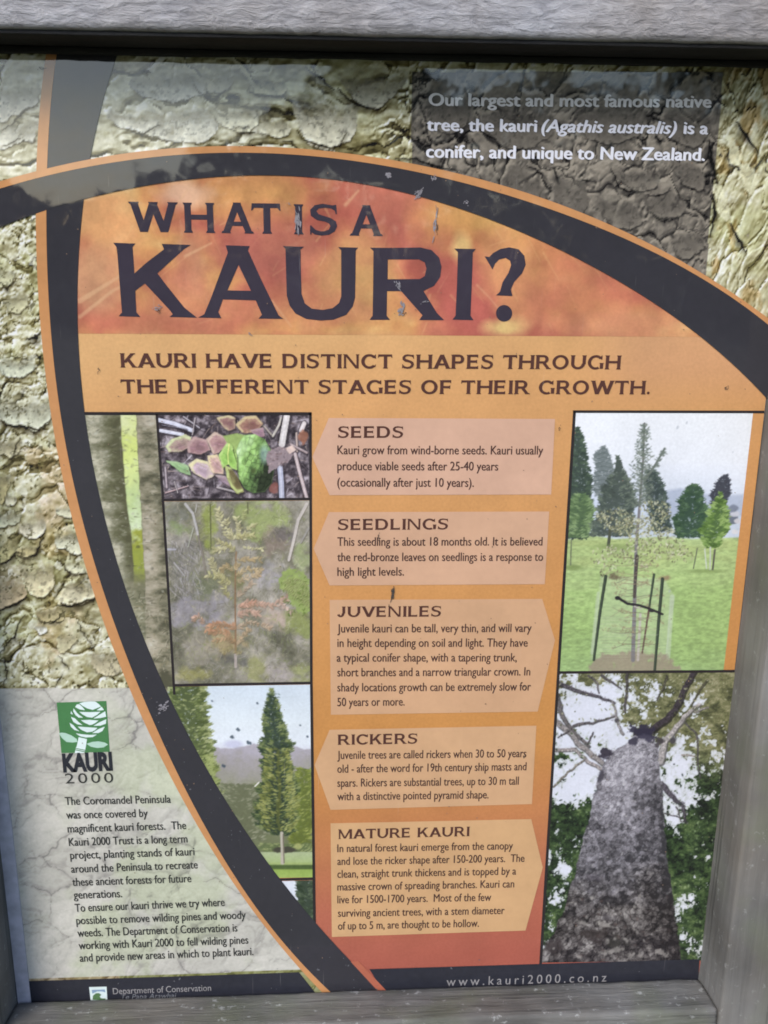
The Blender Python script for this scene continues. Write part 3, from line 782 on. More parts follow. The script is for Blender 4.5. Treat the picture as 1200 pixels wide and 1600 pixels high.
for _ in range(90):
    x, y = rr.uniform(200, 272), rr.uniform(920, 1085); a = rr.uniform(0, 3.1)
    p.stroke([(x, y), (x + 9 * math.cos(a), y + 9 * math.sin(a))], 1.1, rr.choice([(190, 184, 160), (70, 68, 52), (150, 140, 104)]), .6, alpha=.7)
on_board(p.build('trunk_photograph', board, 2, keep=shield(X, Y)))

# green cone breaking up on the forest floor
p = quad_canvas((247, 648), (485.5, 648), (486, 779.5), (254.5, 781), 1.1)
X, Y = p.X, p.Y
q = zz(240, 640, 4.615)
n = fbm(X, Y, 9, seed=711, octv=5)
for c in range(3):
    p.C[..., c] = np.interp(n, [.25, .45, .6, .8], ((34, 66, 112, 170), (28, 58, 102, 160), (34, 64, 108, 168))[c])
rr = random.Random(72)
for _ in range(230):
    x, y, a, l = rr.uniform(247, 486), rr.uniform(648, 780), rr.uniform(0, 3.14), rr.uniform(4, 22)
    p.stroke([(x, y), (x + l * math.cos(a), y + l * math.sin(a))], rr.uniform(.8, 2), rr.choice([(190, 182, 190), (126, 112, 116), (160, 142, 136), (40, 34, 40), (96, 76, 70)]), .5, alpha=rr.uniform(.4, .8))
for pts, w, c in ((q((40, 75), (150, 100), (280, 150)), 11, (196, 196, 214)), (q((50, 150), (210, 180)), 9, (204, 204, 220)), (q((215, 50), (330, 130)), 4, (176, 168, 178)), (q((300, 60), (280, 180)), 4, (160, 148, 150)),
                  (q((60, 110), (240, 140)), 3, (90, 86, 100)), (q((850, 180), (800, 120), (760, 100)), 5, (150, 138, 126)), (q((860, 190), (905, 110), (920, 60)), 6, (178, 170, 158)),
                  (q((960, 50), (940, 160), (925, 250)), 17, (206, 198, 196)), (q((1085, 100), (1065, 150)), 12, (206, 194, 192)), (q((1030, 170), (1035, 300)), 5, (170, 148, 138)), (q((1020, 320), (1060, 480), (1105, 640)), 9, (178, 158, 158)),
                  (q((910, 400), (920, 520), (925, 640)), 14, (166, 168, 188)), (q((990, 250), (1105, 310)), 6, (150, 130, 130)), (q((85, 600), (250, 550)), 3, (196, 160, 158)), (q((150, 520), (175, 600)), 3, (180, 166, 164)), (q((85, 420), (95, 560)), 5, (156, 140, 146)),
                  (q((460, 560), (620, 600)), 5, (150, 140, 140))):
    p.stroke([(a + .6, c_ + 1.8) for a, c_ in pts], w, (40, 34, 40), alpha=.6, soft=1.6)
    p.stroke(pts, w / 4.615 * 1.9 if w < 5 else w / 1.75, c, alpha=.95)
    p.stroke([(a - .4, c_ - w * .12) for a, c_ in pts], w / 6, (226, 222, 226), alpha=.4)
def scale_(pts, rim, inner, f=.78, shift=(1.0, 1.2)):
    P = np.array(q(*pts)); c0 = P.mean(0)
    inner = np.array(inner, float) * (.97, 1.02, 1.12); rim = np.array(rim, float) * .78 + np.array((44, 48, 54))
    g_ = (rim + inner) / 2
    p.poly(P + (1.6, 2.6), (36, 28, 30), .65, soft=3.5)
    p.poly(P, g_ * .96, soft=1.3, rag=1.0, rs=5)
    p.poly((P - c0) * .96 + c0 + (-.8, -.9), rim, .75, soft=2.0)
    p.poly((P - c0) * f + c0 + shift, inner, .9, soft=3.6, rag=1.4, rs=6)
    p.poly((P - c0) * f * .55 + c0 + (shift[0] * 2.6, shift[1] * 2.2), np.array(inner) * .84, .7, soft=5)
    inner = np.array(inner, float) * (.98, 1.0, 1.10)
    d_ = P[np.argmax(P[:, 0])] - P[np.argmin(P[:, 0])]
    for _ in range(7):
        o_ = c0 + np.array([rr.uniform(-.3, .3) * np.ptp(P[:, 0]), rr.uniform(-.3, .3) * np.ptp(P[:, 1])])
        p.stroke([o_ - d_ * .12, o_ + d_ * .12], rr.uniform(.7, 1.6), np.array(inner) * rr.choice((.8, 1.18, 1.25)), .4, alpha=.5)
scale_([(455, 60), (540, 40), (590, 60), (590, 140), (540, 155), (500, 120)], (206, 186, 122), (138, 92, 84))
scale_([(590, 110), (660, 50), (740, 45), (790, 100), (740, 165), (640, 170)], (208, 180, 110), (134, 84, 72))
scale_([(700, 150), (790, 130), (800, 190), (740, 200)], (170, 130, 122), (150, 110, 110))
scale_([(85, 270), (130, 215), (230, 180), (275, 200), (270, 260), (200, 300), (110, 305)], (208, 214, 140), (152, 112, 102))
scale_([(240, 250), (290, 195), (390, 220), (410, 290), (330, 325), (250, 310)], (172, 130, 116), (146, 104, 98))
scale_([(380, 215), (440, 160), (530, 200), (545, 240), (470, 310), (430, 320)], (198, 166, 134), (160, 112, 104))
scale_([(90, 370), (170, 375), (255, 410), (270, 475), (200, 450)], (150, 176, 112), (140, 164, 104))
scale_([(250, 400), (310, 355), (390, 375), (450, 470), (380, 505), (290, 460)], (218, 204, 130), (182, 148, 148))
scale_([(390, 335), (460, 325), (500, 400), (505, 465), (430, 460), (400, 400)], (220, 196, 130), (186, 140, 124))
scale_([(440, 470), (520, 480), (560, 560), (500, 520)], (170, 142, 134), (150, 120, 118))
p.poly(q((500, 190), (600, 170), (660, 185), (620, 240), (600, 330), (530, 240)), (140, 162, 92), soft=2)
cone = q((655, 185), (730, 178), (800, 215), (850, 300), (870, 420), (850, 530), (800, 590), (720, 600), (660, 570), (620, 500), (598, 400), (598, 290), (625, 225))
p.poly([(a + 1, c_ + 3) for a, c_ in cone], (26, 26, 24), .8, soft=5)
p.poly(cone, (112, 156, 74), soft=1.4)
k = p.polymask(cone, 2.0, (slice(None), slice(None)))
cx_, cy_ = q((660, 300))[0]
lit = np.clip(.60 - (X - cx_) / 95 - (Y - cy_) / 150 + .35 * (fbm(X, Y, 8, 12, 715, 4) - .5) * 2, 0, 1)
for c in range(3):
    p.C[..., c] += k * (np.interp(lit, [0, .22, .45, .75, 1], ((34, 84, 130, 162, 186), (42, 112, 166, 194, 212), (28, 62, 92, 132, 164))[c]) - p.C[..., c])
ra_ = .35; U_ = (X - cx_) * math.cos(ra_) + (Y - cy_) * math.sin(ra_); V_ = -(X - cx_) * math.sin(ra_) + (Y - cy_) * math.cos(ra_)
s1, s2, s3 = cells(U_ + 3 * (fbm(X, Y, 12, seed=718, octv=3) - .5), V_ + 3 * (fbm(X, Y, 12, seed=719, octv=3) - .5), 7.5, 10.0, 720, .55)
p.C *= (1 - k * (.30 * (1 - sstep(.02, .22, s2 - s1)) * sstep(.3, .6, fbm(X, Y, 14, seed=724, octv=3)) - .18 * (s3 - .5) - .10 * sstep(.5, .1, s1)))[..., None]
for r in range(0):                                    # rows of cone scales
    for s_ in range(7):
        u = (s_ + .5 * (r % 2)) / 6.5; v = r / 8.5
        xa = 600 + 20 * abs(v - .45) * 4 + u * (250 - 60 * abs(v - .5)); ya = 200 + v * 380 + 18 * math.sin(u * 3.1)
        a0 = q((xa, ya), (xa + 16, ya + 15), (xa + 34, ya + 4))
        p.stroke(a0, 1.2, (60, 92, 44), .6, alpha=.5)
        p.stroke([(x_, y_ - 1.3) for x_, y_ in a0], 1.0, (190, 218, 150), .5, alpha=.38)
p.ell(*q((720, 440))[0], 4, 4, (62, 74, 40), alpha=.8, soft=3)
p.ell(*q((800, 320))[0], 7, 14, (150, 178, 176), alpha=.6, soft=6)
scale_([(470, 330), (530, 240), (560, 250), (600, 330), (605, 440), (560, 420), (540, 390), (500, 420)], (172, 200, 90), (140, 176, 74), .8, (0, 0))
p.stroke(q((545, 250), (535, 320), (540, 390)), 2, (214, 224, 130), 1)
p.stroke(q((575, 290), (600, 380)), 1.6, (56, 76, 34), 1)
scale_([(515, 400), (560, 420), (600, 480), (650, 590), (610, 612), (560, 560), (530, 490)], (190, 200, 96), (96, 78, 46), .7, (2, 0))
p.poly(q((820, 300), (890, 265), (960, 275), (1010, 250), (1030, 290), (960, 380), (880, 420), (830, 460), (815, 380)), (134, 118, 122), soft=1.6, rag=2)
p.poly(q((950, 280), (1000, 255), (1030, 290), (980, 320)), (200, 176, 166), soft=1.4)
for _ in range(40):
    x, y = q((rr.uniform(820, 980), rr.uniform(280, 420)))[0]
    p.ell(x, y, rr.uniform(.8, 2.4), rr.uniform(.8, 1.6), rr.choice([(84, 68, 70), (176, 160, 160), (110, 84, 80)]), alpha=.5)
p.ell(*q((1080, 200))[0], 8, 10, (146, 92, 70), alpha=.8, soft=2, rag=.4)
p.ell(*q((870, 570))[0], 7, 9, (126, 74, 66), alpha=.8, soft=2, rag=.4)
p.C = np.clip((p.C - 90) * 1.12 + 104, 10, 246) * (1 + .2 * (fbm(X, Y, 5, seed=717, octv=4) - .5))[..., None]
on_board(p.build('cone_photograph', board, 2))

# seedling among bracken and dead twigs
p = quad_canvas((254.5, 783.5), (485.5, 782), (487, 1067), (271, 1071), 1.15, (136, 130, 112))
X, Y = p.X, p.Y
q = zz(245, 775, 4.8)
n = fbm(X, Y, 40, seed=721, octv=6, gain=.65)
for c in range(3):
    p.C[..., c] = np.interp(n, [.25, .45, .55, .75], ((98, 132, 154, 184), (96, 128, 148, 176), (80, 110, 134, 166))[c])
for a in (([(330, 60), (440, 50), (430, 300), (420, 400), (340, 390)], (132, 144, 62)), ([(560, 60), (900, 50), (1000, 220), (860, 260), (760, 330), (640, 240)], (146, 160, 92)), ([(90, 180), (220, 200), (240, 310), (120, 290)], (122, 138, 92)),
          ([(60, 50), (200, 50), (240, 180), (90, 170)], (116, 116, 106)), ([(80, 330), (330, 340), (320, 700), (110, 720)], (122, 118, 112)), ([(110, 740), (500, 740), (500, 900), (300, 960), (120, 1000)], (148, 142, 152)),
          ([(800, 250), (1000, 260), (980, 400), (820, 440)], (132, 116, 106)), ([(770, 500), (930, 520), (900, 680), (760, 660)], (158, 152, 158)), ([(700, 850), (1000, 850), (960, 1000), (760, 960)], (178, 156, 142)), ([(980, 850), (1140, 860), (1140, 1060), (960, 1020)], (128, 138, 72)),
          ([(650, 1200), (840, 1200), (830, 1390), (680, 1380)], (134, 134, 84)), ([(200, 1290), (380, 1300), (360, 1400), (180, 1410)], (146, 142, 84)), ([(1000, 1280), (1140, 1260), (1140, 1390), (1010, 1390)], (146, 150, 96)), ([(500, 1190), (660, 1190), (650, 1280), (520, 1260)], (86, 84, 80)),
          ([(1040, 370), (1140, 400), (1140, 560), (1020, 540)], (150, 160, 112)), ([(490, 560), (640, 560), (640, 680), (500, 660)], (112, 108, 70)), ([(860, 220), (1040, 270), (1050, 330), (900, 330)], (96, 90, 88)), ([(250, 600), (440, 620), (420, 740), (260, 740)], (104, 108, 82)),
          ([(840, 1260), (1000, 1260), (1000, 1390), (860, 1390)], (160, 150, 148)), ([(350, 980), (650, 1000), (640, 1180), (420, 1200)], (162, 142, 104)), ([(200, 1060), (430, 1080), (420, 1290), (190, 1270)], (146, 138, 124))):
    p.poly(chaikin(q(*a[0])), np.array(a[1]) * 1.08 + 3, .75, soft=16, rag=12, rs=12, seed=int(a[1][0] * 7 + a[1][1]))
rr = random.Random(73)
for _ in range(2600):                                # bracken, dead stalks, twigs
    x, y = rr.uniform(254, 487), rr.uniform(783, 1070); a = rr.uniform(0, 3.14); l = rr.uniform(2.5, 12)
    b0 = np.array(random.Random(int(x / 9) * 977 + int(y / 9)).choice([(196, 190, 172), (112, 106, 88), (176, 170, 172), (156, 164, 100), (92, 92, 66), (202, 190, 160), (128, 140, 76)]), float)
    p.stroke([(x, y), (x + l * math.cos(a), y + l * math.sin(a))], rr.uniform(.7, 1.4), b0 + rr.uniform(-16, 16), .5, alpha=rr.uniform(.18, .48))
for _ in range(120):
    x, y = q((rr.uniform(60, 330), rr.uniform(330, 720)))[0]; a = rr.uniform(0.4, 1.9); l = rr.uniform(8, 22)
    p.stroke([(x, y), (x + l * math.cos(a), y + l * math.sin(a))], 1, rr.choice([(184, 178, 184), (92, 88, 84)]), .5, alpha=.6)
def frond(pts, col, n, l, w=2.5, spread=1.2, al=1.0):
    n = int(n * 1.5); col = np.array(col, float) * .82 + np.array((150, 142, 120)) * .2; al = al * .85
    P = np.array(q(*pts), float)
    for i in range(n):
        t = (i + .5) / n * (len(P) - 1); j = min(int(t), len(P) - 2); f = t - j
        x, y = P[j] * (1 - f) + P[j + 1] * f
        a0 = math.atan2(*(P[j + 1] - P[j])[::-1])
        for sg in (-1, 1):
            if rr.random() < .18: continue
            a = a0 + sg * (spread - .45 + rr.uniform(-.35, .35)); ll = l * rr.uniform(.45, 1.0)
            c = np.array(col, float) + rr.uniform(-26, 22)
            cx0, cy0 = x + ll * .5 * math.cos(a), y + ll * .5 * math.sin(a)
            p.ell(cx0 + .5, cy0 + 1.1, ll * .5, w * .6, (96, 88, 66), a, .4, soft=1.2)
            p.ell(cx0, cy0, ll * .5, w * rr.uniform(.4, .75), c, a, al * rr.uniform(.6, 1), soft=.9)
for pts, w, c in ((q((215, 60), (270, 130), (295, 230), (310, 300)), 4.2, (186, 182, 180)), (q((310, 300), (340, 430), (370, 600)), 3.2, (134, 126, 116)), (q((300, 60), (290, 120)), 2, (170, 166, 160)), (q((1125, 60), (1060, 180), (1030, 320), (990, 480)), 5, (204, 194, 186)),
                  (q((1140, 240), (1080, 350)), 3, (164, 158, 152)), (q((275, 240), (235, 380)), 2, (176, 176, 160)), (q((60, 400), (140, 400)), 4, (178, 176, 184)), (q((130, 500), (210, 600)), 2.2, (170, 166, 166)), (q((400, 60), (405, 400)), 1.6, (96, 100, 60)), (q((680, 50), (680, 130)), 1.6, (96, 96, 64))):
    p.stroke([(a + 1, c_ + .6) for a, c_ in pts], w, (92, 84, 72), alpha=.5)
    p.stroke(pts, w, c, w * .8)
p.stroke(q((595, 420), (588, 700), (590, 1000), (592, 1200)), 2.2, (142, 112, 84), 3)
p.stroke(q((590, 1190), (592, 1280)), 4, (178, 166, 158))
Y1, Y2, TAN, PK, OR = (226, 220, 164), (206, 200, 136), (204, 176, 128), (220, 172, 152), (216, 150, 112)
for pts, col, n_, l in (([(545, 330), (480, 180), (460, 100)], Y1, 9, 9), ([(580, 330), (540, 260), (520, 180)], Y1, 8, 9), ([(600, 330), (620, 240), (600, 160)], Y1, 8, 8), ([(640, 330), (680, 260), (730, 210)], Y1, 8, 8), ([(655, 180), (655, 90)], (196, 204, 130), 4, 7),
                        ([(590, 300), (640, 300), (730, 290)], Y2, 8, 8), ([(540, 350), (500, 400), (440, 400)], Y1, 8, 9), ([(580, 420), (540, 360), (450, 340)], Y2, 8, 8), ([(640, 370), (720, 400), (790, 400)], Y1, 7, 6),
                        ([(520, 640), (440, 560), (400, 470)], Y1, 10, 10), ([(560, 660), (470, 600), (380, 590)], Y2, 9, 9), ([(590, 560), (620, 480), (700, 470), (770, 480)], TAN, 12, 9), ([(590, 600), (680, 540), (780, 560)], TAN, 12, 9), ([(600, 640), (700, 600), (760, 590)], (210, 180, 140), 10, 8),
                        ([(580, 560), (520, 520), (480, 560)], TAN, 8, 8), ([(600, 760), (660, 700), (720, 650)], (214, 184, 160), 8, 8), ([(560, 790), (520, 720), (480, 640)], Y2, 9, 8), ([(600, 840), (700, 790), (780, 810), (870, 820), (980, 770)], PK, 20, 9), ([(600, 900), (700, 860), (760, 880)], PK, 12, 10),
                        ([(620, 830), (740, 800)], (224, 164, 140), 9, 8), ([(880, 830), (960, 820), (1010, 870)], (222, 190, 176), 8, 8), ([(600, 1000), (540, 960), (430, 960), (370, 1000)], OR, 14, 10), ([(560, 1040), (470, 1010), (390, 1020)], OR, 12, 9), ([(360, 960), (310, 900), (270, 920)], PK, 8, 8),
                        ([(600, 1100), (520, 1060), (430, 1090)], (196, 150, 110), 12, 9), ([(600, 1120), (640, 1050), (690, 1000)], (196, 164, 130), 9, 8), ([(600, 1000), (680, 940), (760, 960), (850, 990)], (200, 168, 140), 12, 8), ([(640, 1180), (560, 1140), (480, 1170)], (176, 160, 110), 9, 8)):
    frond(pts, col, n_, l)
p.poly(q((915, 620), (950, 560), (1030, 540), (1100, 570), (1140, 640), (1140, 860), (1060, 880), (1010, 820), (990, 720), (920, 690)), (150, 170, 92), .9, soft=3, rag=4)
p.C *= (1 + .22 * (fbm(X, Y, 6, seed=725, octv=4) - .5))[..., None]
for i in range(14):
    a = -0.3 + i * .13
    frond([(960 + i * 12, 600 + abs(i - 6) * 4), (960 + i * 16, 700 + i * 12)], (172, 192, 104), 9, 6, 1.2, al=.7)
for _ in range(40):
    x, y = q((rr.uniform(930, 1135), rr.uniform(600, 900)))[0]
    p.ell(x, y, 2.2, 1, (98, 118, 54), rr.uniform(0, 3), .7)
on_board(p.build('seedling_photograph', board, 2))

# ricker: a tall cone shaped tree on a lawn
p = quad_canvas((262, 1073), (486, 1069.5), (488.5, 1370.5), (264, 1374), 1.15, (232, 238, 246))
X, Y = p.X, p.Y
q = zz(245, 1060, 4.102)
for c in range(3):
    p.C[..., c] = np.interp(Y + 10 * (fbm(X, Y, 60, seed=731) - .5), [1070, 1130, 1160, 1175], ((216, 232, 232, 214), (228, 240, 238, 212), (240, 246, 246, 226))[c])
hill = 1166 + 9 * (fbm(X, Y * 0 + 3, 40, seed=732, octv=5) - .5) * 2
k = sstep(-1.5, 1.5, Y - hill)
hc = np.empty_like(p.C); nn = fbm(X, Y, 12, seed=733, octv=5)
for c in range(3):
    hc[..., c] = np.interp(Y + (nn - .5) * 50, [1160, 1190, 1225, 1260, 1320], ((180, 166, 154, 132, 112), (174, 160, 152, 136, 118), (186, 160, 134, 104, 84))[c])
p.C += k[..., None] * (hc - p.C)
p.ell(*q((490, 420))[0], 14, 6, (200, 200, 226), alpha=.8, soft=4)
rr = random.Random(74)
def crown(prof, cols, dens, size, cv=None, tilt=.35, rag=.25, lightx=-.25, base=.90):
    """prof: (y, left, right) rows. Boughs of small dabs over a darker ragged core, lighter where a bough stands out."""
    cv = cv or p
    pr = np.array(prof, float)
    y0, y1 = pr[0, 0], pr[-1, 0]
    sd_ = int(abs(pr.sum())) % 50
    C_ = sorted([np.array(c, float) for c in cols], key=lambda c: c.sum())
    def lr(y):
        l_, r_ = np.interp(y, pr[:, 0], pr[:, 1]), np.interp(y, pr[:, 0], pr[:, 2])
        m_, h_ = (l_ + r_) / 2, (r_ - l_) / 2
        a_ = 1 + rag * 2 * (float(vnoise(np.array(y / (size * 2.4)), np.array(sd_ + .5), 781)) - .5)
        b_ = 1 + rag * 2 * (float(vnoise(np.array(y / (size * 2.4) + 31), np.array(sd_ + 3.5), 782)) - .5)
        return m_, h_ * a_, h_ * b_
    ys = np.linspace(y0, y1, 40)
    L_ = [lr(y) for y in ys]
    out = [(m_ - a_ * base, y) for (m_, a_, b_), y in zip(L_, ys)] + [(m_ + b_ * base, y) for (m_, a_, b_), y in zip(L_[::-1], ys[::-1])]
    cv.poly(out, C_[0], .93, soft=2.2, rag=size * .9, rs=size * 1.6, seed=77 + sd_)
    wd_ = pr[:, 2] - pr[:, 1]; area = float(np.sum((wd_[1:] + wd_[:-1]) / 2 * np.diff(pr[:, 0])))
    n_ = int(area * dens * .5)
    acc = np.interp(ys, pr[:, 0], wd_) + 2; cum = np.cumsum(acc) / acc.sum()
    for i in range(n_):
        y = float(np.interp(rr.random(), cum, ys)); m_, a_, b_ = lr(y)
        sgn = rr.choice((-1, 1)); h_ = a_ if sgn < 0 else b_
        u = rr.random() ** .5
        x = m_ + sgn * u * h_
        nz_ = float(fbm(np.array(x), np.array(y), size * 3.2, size * 2.2, 785 + sd_ % 7, 3))
        t = .46 + (nz_ - .5) * 2.6 + .16 * u - lightx * sgn * u * -.35 * -1 + rr.uniform(-.16, .16)
        for k_ in range(3):
            tt = min(max(t + k_ * .08, 0), .999) * (len(C_) - 1); j = int(tt)
            c = C_[j] * (1 - (tt - j)) + C_[min(j + 1, len(C_) - 1)] * (tt - j) + rr.uniform(-9, 9)
            cv.ell(x + sgn * (k_ - 1.4) * size * .55, y - k_ * size * .55 * tilt + rr.uniform(-.5, .5), size * rr.uniform(.5, 1.0), size * rr.uniform(.25, .42), c, -sgn * tilt + rr.uniform(-.5, .5), rr.uniform(.4, .85), soft=.9)
crown([(1225, 335, 418), (1250, 330, 420), (1300, 340, 420), (1312, 360, 416)], [(104, 108, 80), (128, 132, 102), (148, 150, 122)], .10, 2.4)
crown([(1200, 462, 490), (1230, 456, 490), (1290, 452, 490), (1325, 450, 490)], [(96, 108, 46), (128, 140, 62), (156, 164, 86), (110, 120, 50)], .16, 2.2)
crown([(1318, 408, 490), (1326, 405, 490), (1334, 408, 490)], [(96, 110, 70), (130, 142, 90), (160, 170, 110)], .2, 1.8)
crown([(1069, 262, 324), (1100, 262, 327), (1140, 262, 330), (1180, 262, 336), (1220, 262, 344), (1240, 262, 344)], [(72, 84, 44), (104, 118, 66), (140, 150, 92), (170, 176, 124), (92, 104, 56)], .24, 2.3)
crown([(1076, 423, 425), (1085, 419, 429), (1100, 415, 436), (1118, 411, 440), (1134, 410, 447), (1150, 411, 452), (1163, 404, 458), (1185, 407, 456), (1205, 408, 460), (1230, 405, 466), (1255, 400, 468), (1270, 394, 470), (1285, 398, 466), (1298, 412, 462), (1304, 425, 450)],
      [(42, 56, 42), (58, 74, 48), (78, 94, 56), (104, 118, 70), (134, 144, 90), (66, 82, 50)], .26, 2.2)
crown([(1170, 416, 452), (1205, 412, 458), (1235, 410, 464), (1262, 402, 468), (1285, 404, 464), (1300, 420, 456)], [(86, 92, 48), (112, 118, 58), (140, 144, 76), (164, 166, 98)], .20, 2.2, base=.1)
crown([(1180, 264, 334), (1210, 268, 340), (1240, 272, 344)], [(112, 124, 62), (140, 152, 84), (166, 176, 108)], .2, 2.2, base=.1)
for _ in range(60):
    x, y = rr.uniform(414, 436), rr.uniform(1080, 1160)
    p.ell(x, y, 2, .9, (56, 74, 64), rr.uniform(-.6, .6), .5)
yb = np.interp(X, [420, 490], [1326.5, 1325])
lawn = sstep(-1, 1, Y - 1331)
for c in range(3):
    g_ = np.interp(Y, [1330, 1345, 1350, 1352, 1357, 1359, 1375], ((176, 172, 164, 78, 80, 150, 166), (188, 190, 182, 98, 100, 176, 192), (146, 130, 110, 54, 52, 84, 100))[c])
    p.C[..., c] += lawn * (g_ + 14 * (fbm(X, Y, 5, seed=739) - .5) - p.C[..., c])
p.ell(*q((820, 1098))[0], 20, 5, (66, 62, 54), alpha=.9, soft=2, rag=.3)
p.ell(*q((905, 1075))[0], 6, 5, (176, 180, 110), alpha=.8, soft=3)
p.stroke(q((800, 990), (806, 1090), (806, 1180)), 5, (190, 182, 164), 6)
p.stroke(q((810, 1000), (816, 1180)), 2, (120, 112, 96))
for a in ((520, 328, 3.6), (482, 375, 3.2), (590, 412, 4.2), (645, 158, 2.2), (430, 560, 3.4), (355, 145, 2), (920, 300, 1.6), (965, 372, 2)):
    p.ell(*q(a[:2])[0], a[2], a[2] * .7, (64, 78, 92), .6, .85, soft=1.6, rag=.5, rs=3)
p.stroke(q((630, 690), (655, 665)), 2, (236, 232, 222))
on_board(p.build('ricker_photograph', board, 2.3, keep=shield(X, Y)))
p = quad_canvas((430, 1377), (488.5, 1375), (492.5, 1450), (470, 1450), 1.15, (226, 230, 240))
rr = random.Random(75)
crown([(1374, 462, 496), (1400, 463, 496), (1450, 468, 496)], [(44, 58, 42), (62, 78, 54), (90, 104, 78), (50, 64, 46)], .3, 2.2)
on_board(p.build('tree_photograph', board, 2, keep=shield(p.X, p.Y)))

# juvenile tree inside its stakes on a park lawn
p = quad_canvas((898.5, 644.5), (1176.5, 644.5), (1130.5, 1047), (873, 1050), 1.15, (238, 240, 248))
X, Y = p.X, p.Y
q = zz(870, 635, 3.636)
for c in range(3):
    p.C[..., c] = np.interp(Y, [645, 720, 760, 785, 800], ((244, 240, 228, 212, 204), (246, 243, 234, 220, 214), (250, 251, 246, 238, 230))[c])
p.poly(q((620, 480), (700, 465), (760, 480), (900, 510), (1060, 500), (1060, 620), (600, 620)), (176, 186, 208), .8, soft=5)
for a in ((990, 640, 10, (96, 104, 118)), (1010, 610, 6, (206, 206, 216)), (1012, 712, 5, (226, 222, 226)), (1000, 580, 7, (120, 128, 146)), (1030, 650, 5, (214, 210, 216))):
    p.ell(*q(a[:2])[0], a[2] * 1.2, a[2] * .8, a[3], 0, .9, soft=2, rag=.3)
gn = fbm(X, Y, 60, 16, 741, 5, .6); gf = fbm(X, Y, 7, 3, 742, 3)
gy_ = np.interp(X, [870, 925, 960, 1040, 1080, 1200], [846, 836, 842, 838, 842, 838])
k = sstep(-2, 2, Y - gy_)
for c in range(3):
    g_ = np.interp(Y + (gn - .5) * 70, [835, 860, 890, 940, 1000, 1050], ((182, 176, 176, 164, 156, 158), (202, 192, 198, 192, 184, 186), (136, 124, 130, 118, 112, 120))[c])
    p.C[..., c] += k * (g_ * (1 + .34 * (gf - .5)) - p.C[..., c])
rr = random.Random(76)
DKG = [(48, 62, 54), (62, 78, 64), (84, 102, 80), (56, 70, 58)]
crown([(668, 898, 904), (690, 893, 914), (715, 890, 920), (745, 888, 924), (780, 884, 926), (820, 880, 924), (842, 878, 916)], DKG, .2, 2.3)
crown([(772, 893, 918), (795, 888, 930), (820, 884, 930), (840, 882, 916)], [(84, 108, 72), (108, 134, 86), (140, 164, 112)], .2, 2.4)
crown([(697, 940, 945), (706, 930, 952), (716, 927, 956), (738, 928, 962), (760, 926, 960), (775, 930, 962)], [(106, 116, 116), (128, 138, 138), (150, 158, 160)], .13, 2.2)
for yy in range(700, 770, 7):
    w_ = 6 + (yy - 697) * .22
    p.stroke([(943 - w_, yy + 3), (943, yy), (943 + w_, yy + 3)], 1.8, (88, 98, 98), 1.0, alpha=.7)
crown([(713, 963, 966), (735, 960, 975), (760, 940, 990), (790, 932, 996), (820, 926, 990), (838, 924, 985)], [(64, 74, 68), (84, 96, 86), (108, 120, 104), (70, 80, 74)], .2, 2.4)
crown([(735, 1008, 1026), (760, 1005, 1038), (790, 1010, 1046), (830, 1018, 1050)], [(50, 62, 60), (68, 82, 76), (92, 106, 96)], .18, 2.3)
crown([(757, 1080, 1090), (764, 1072, 1098), (780, 1060, 1104), (800, 1054, 1106), (820, 1050, 1104), (840, 1052, 1094)], [(46, 70, 52), (62, 88, 62), (88, 116, 80), (54, 78, 56)], .2, 2.3)
crown([(742, 1130, 1139), (752, 1119, 1141), (768, 1111, 1141), (790, 1108, 1138)], [(54, 56, 66), (68, 70, 82), (58, 60, 70)], .18, 2.0)
crown([(770, 1124, 1127), (780, 1118, 1132), (795, 1108, 1138), (812, 1100, 1140), (830, 1092, 1138), (845, 1094, 1130), (856, 1104, 1122)], [(70, 98, 46), (98, 130, 62), (130, 162, 84), (154, 182, 106), (90, 120, 56)], .26, 2.4)
p.ell(*q((850, 935))[0], 26, 3, (120, 140, 80), alpha=.6, soft=3)
p.stroke(q((872, 800), (870, 925)), 2, (196, 200, 190)); p.stroke(q((898, 815), (885, 925)), 3, (94, 92, 80)); p.stroke(q((798, 805), (776, 920)), 2, (110, 116, 92)); p.stroke(q((840, 810), (850, 920)), 1.6, (206, 212, 204))
p.ell(*q((90, 915))[0], 14, 4, (116, 136, 76), alpha=.7, soft=3); p.stroke(q((82, 760), (78, 900)), 2, (110, 120, 92))
p.stroke(q((305, 690), (292, 795)), 5, (78, 82, 68))
p.ell(*q((350, 800))[0], 40, 5, (124, 144, 84), alpha=.55, soft=4)
guard = q((250, 960), (610, 980), (670, 1080), (620, 1440), (190, 1440))
p.poly(guard, (206, 214, 196), .30, soft=3)
p.stroke(q((235, 1060), (200, 1400)), 5, (196, 206, 188), alpha=.45); p.stroke(q((655, 1080), (630, 1430)), 7, (206, 214, 202), alpha=.45)
p.poly(q((180, 1480), (250, 1410), (450, 1390), (620, 1410), (700, 1490), (500, 1515), (200, 1515)), (158, 142, 124), .85, soft=5, rag=4)
p.stroke(q((498, 95), (490, 300), (470, 560), (450, 800), (442, 1100), (432, 1440)), 2.6, (126, 122, 124), 6.5)
p.stroke(q((455, 850), (440, 1080)), 5.5, (78, 70, 68), 5)
p.stroke(q((475, 1180), (460, 1440)), 4, (196, 186, 180), alpha=.8)
p.stroke(q((612, 240), (560, 330), (500, 420)), 3, (116, 124, 116), 4)
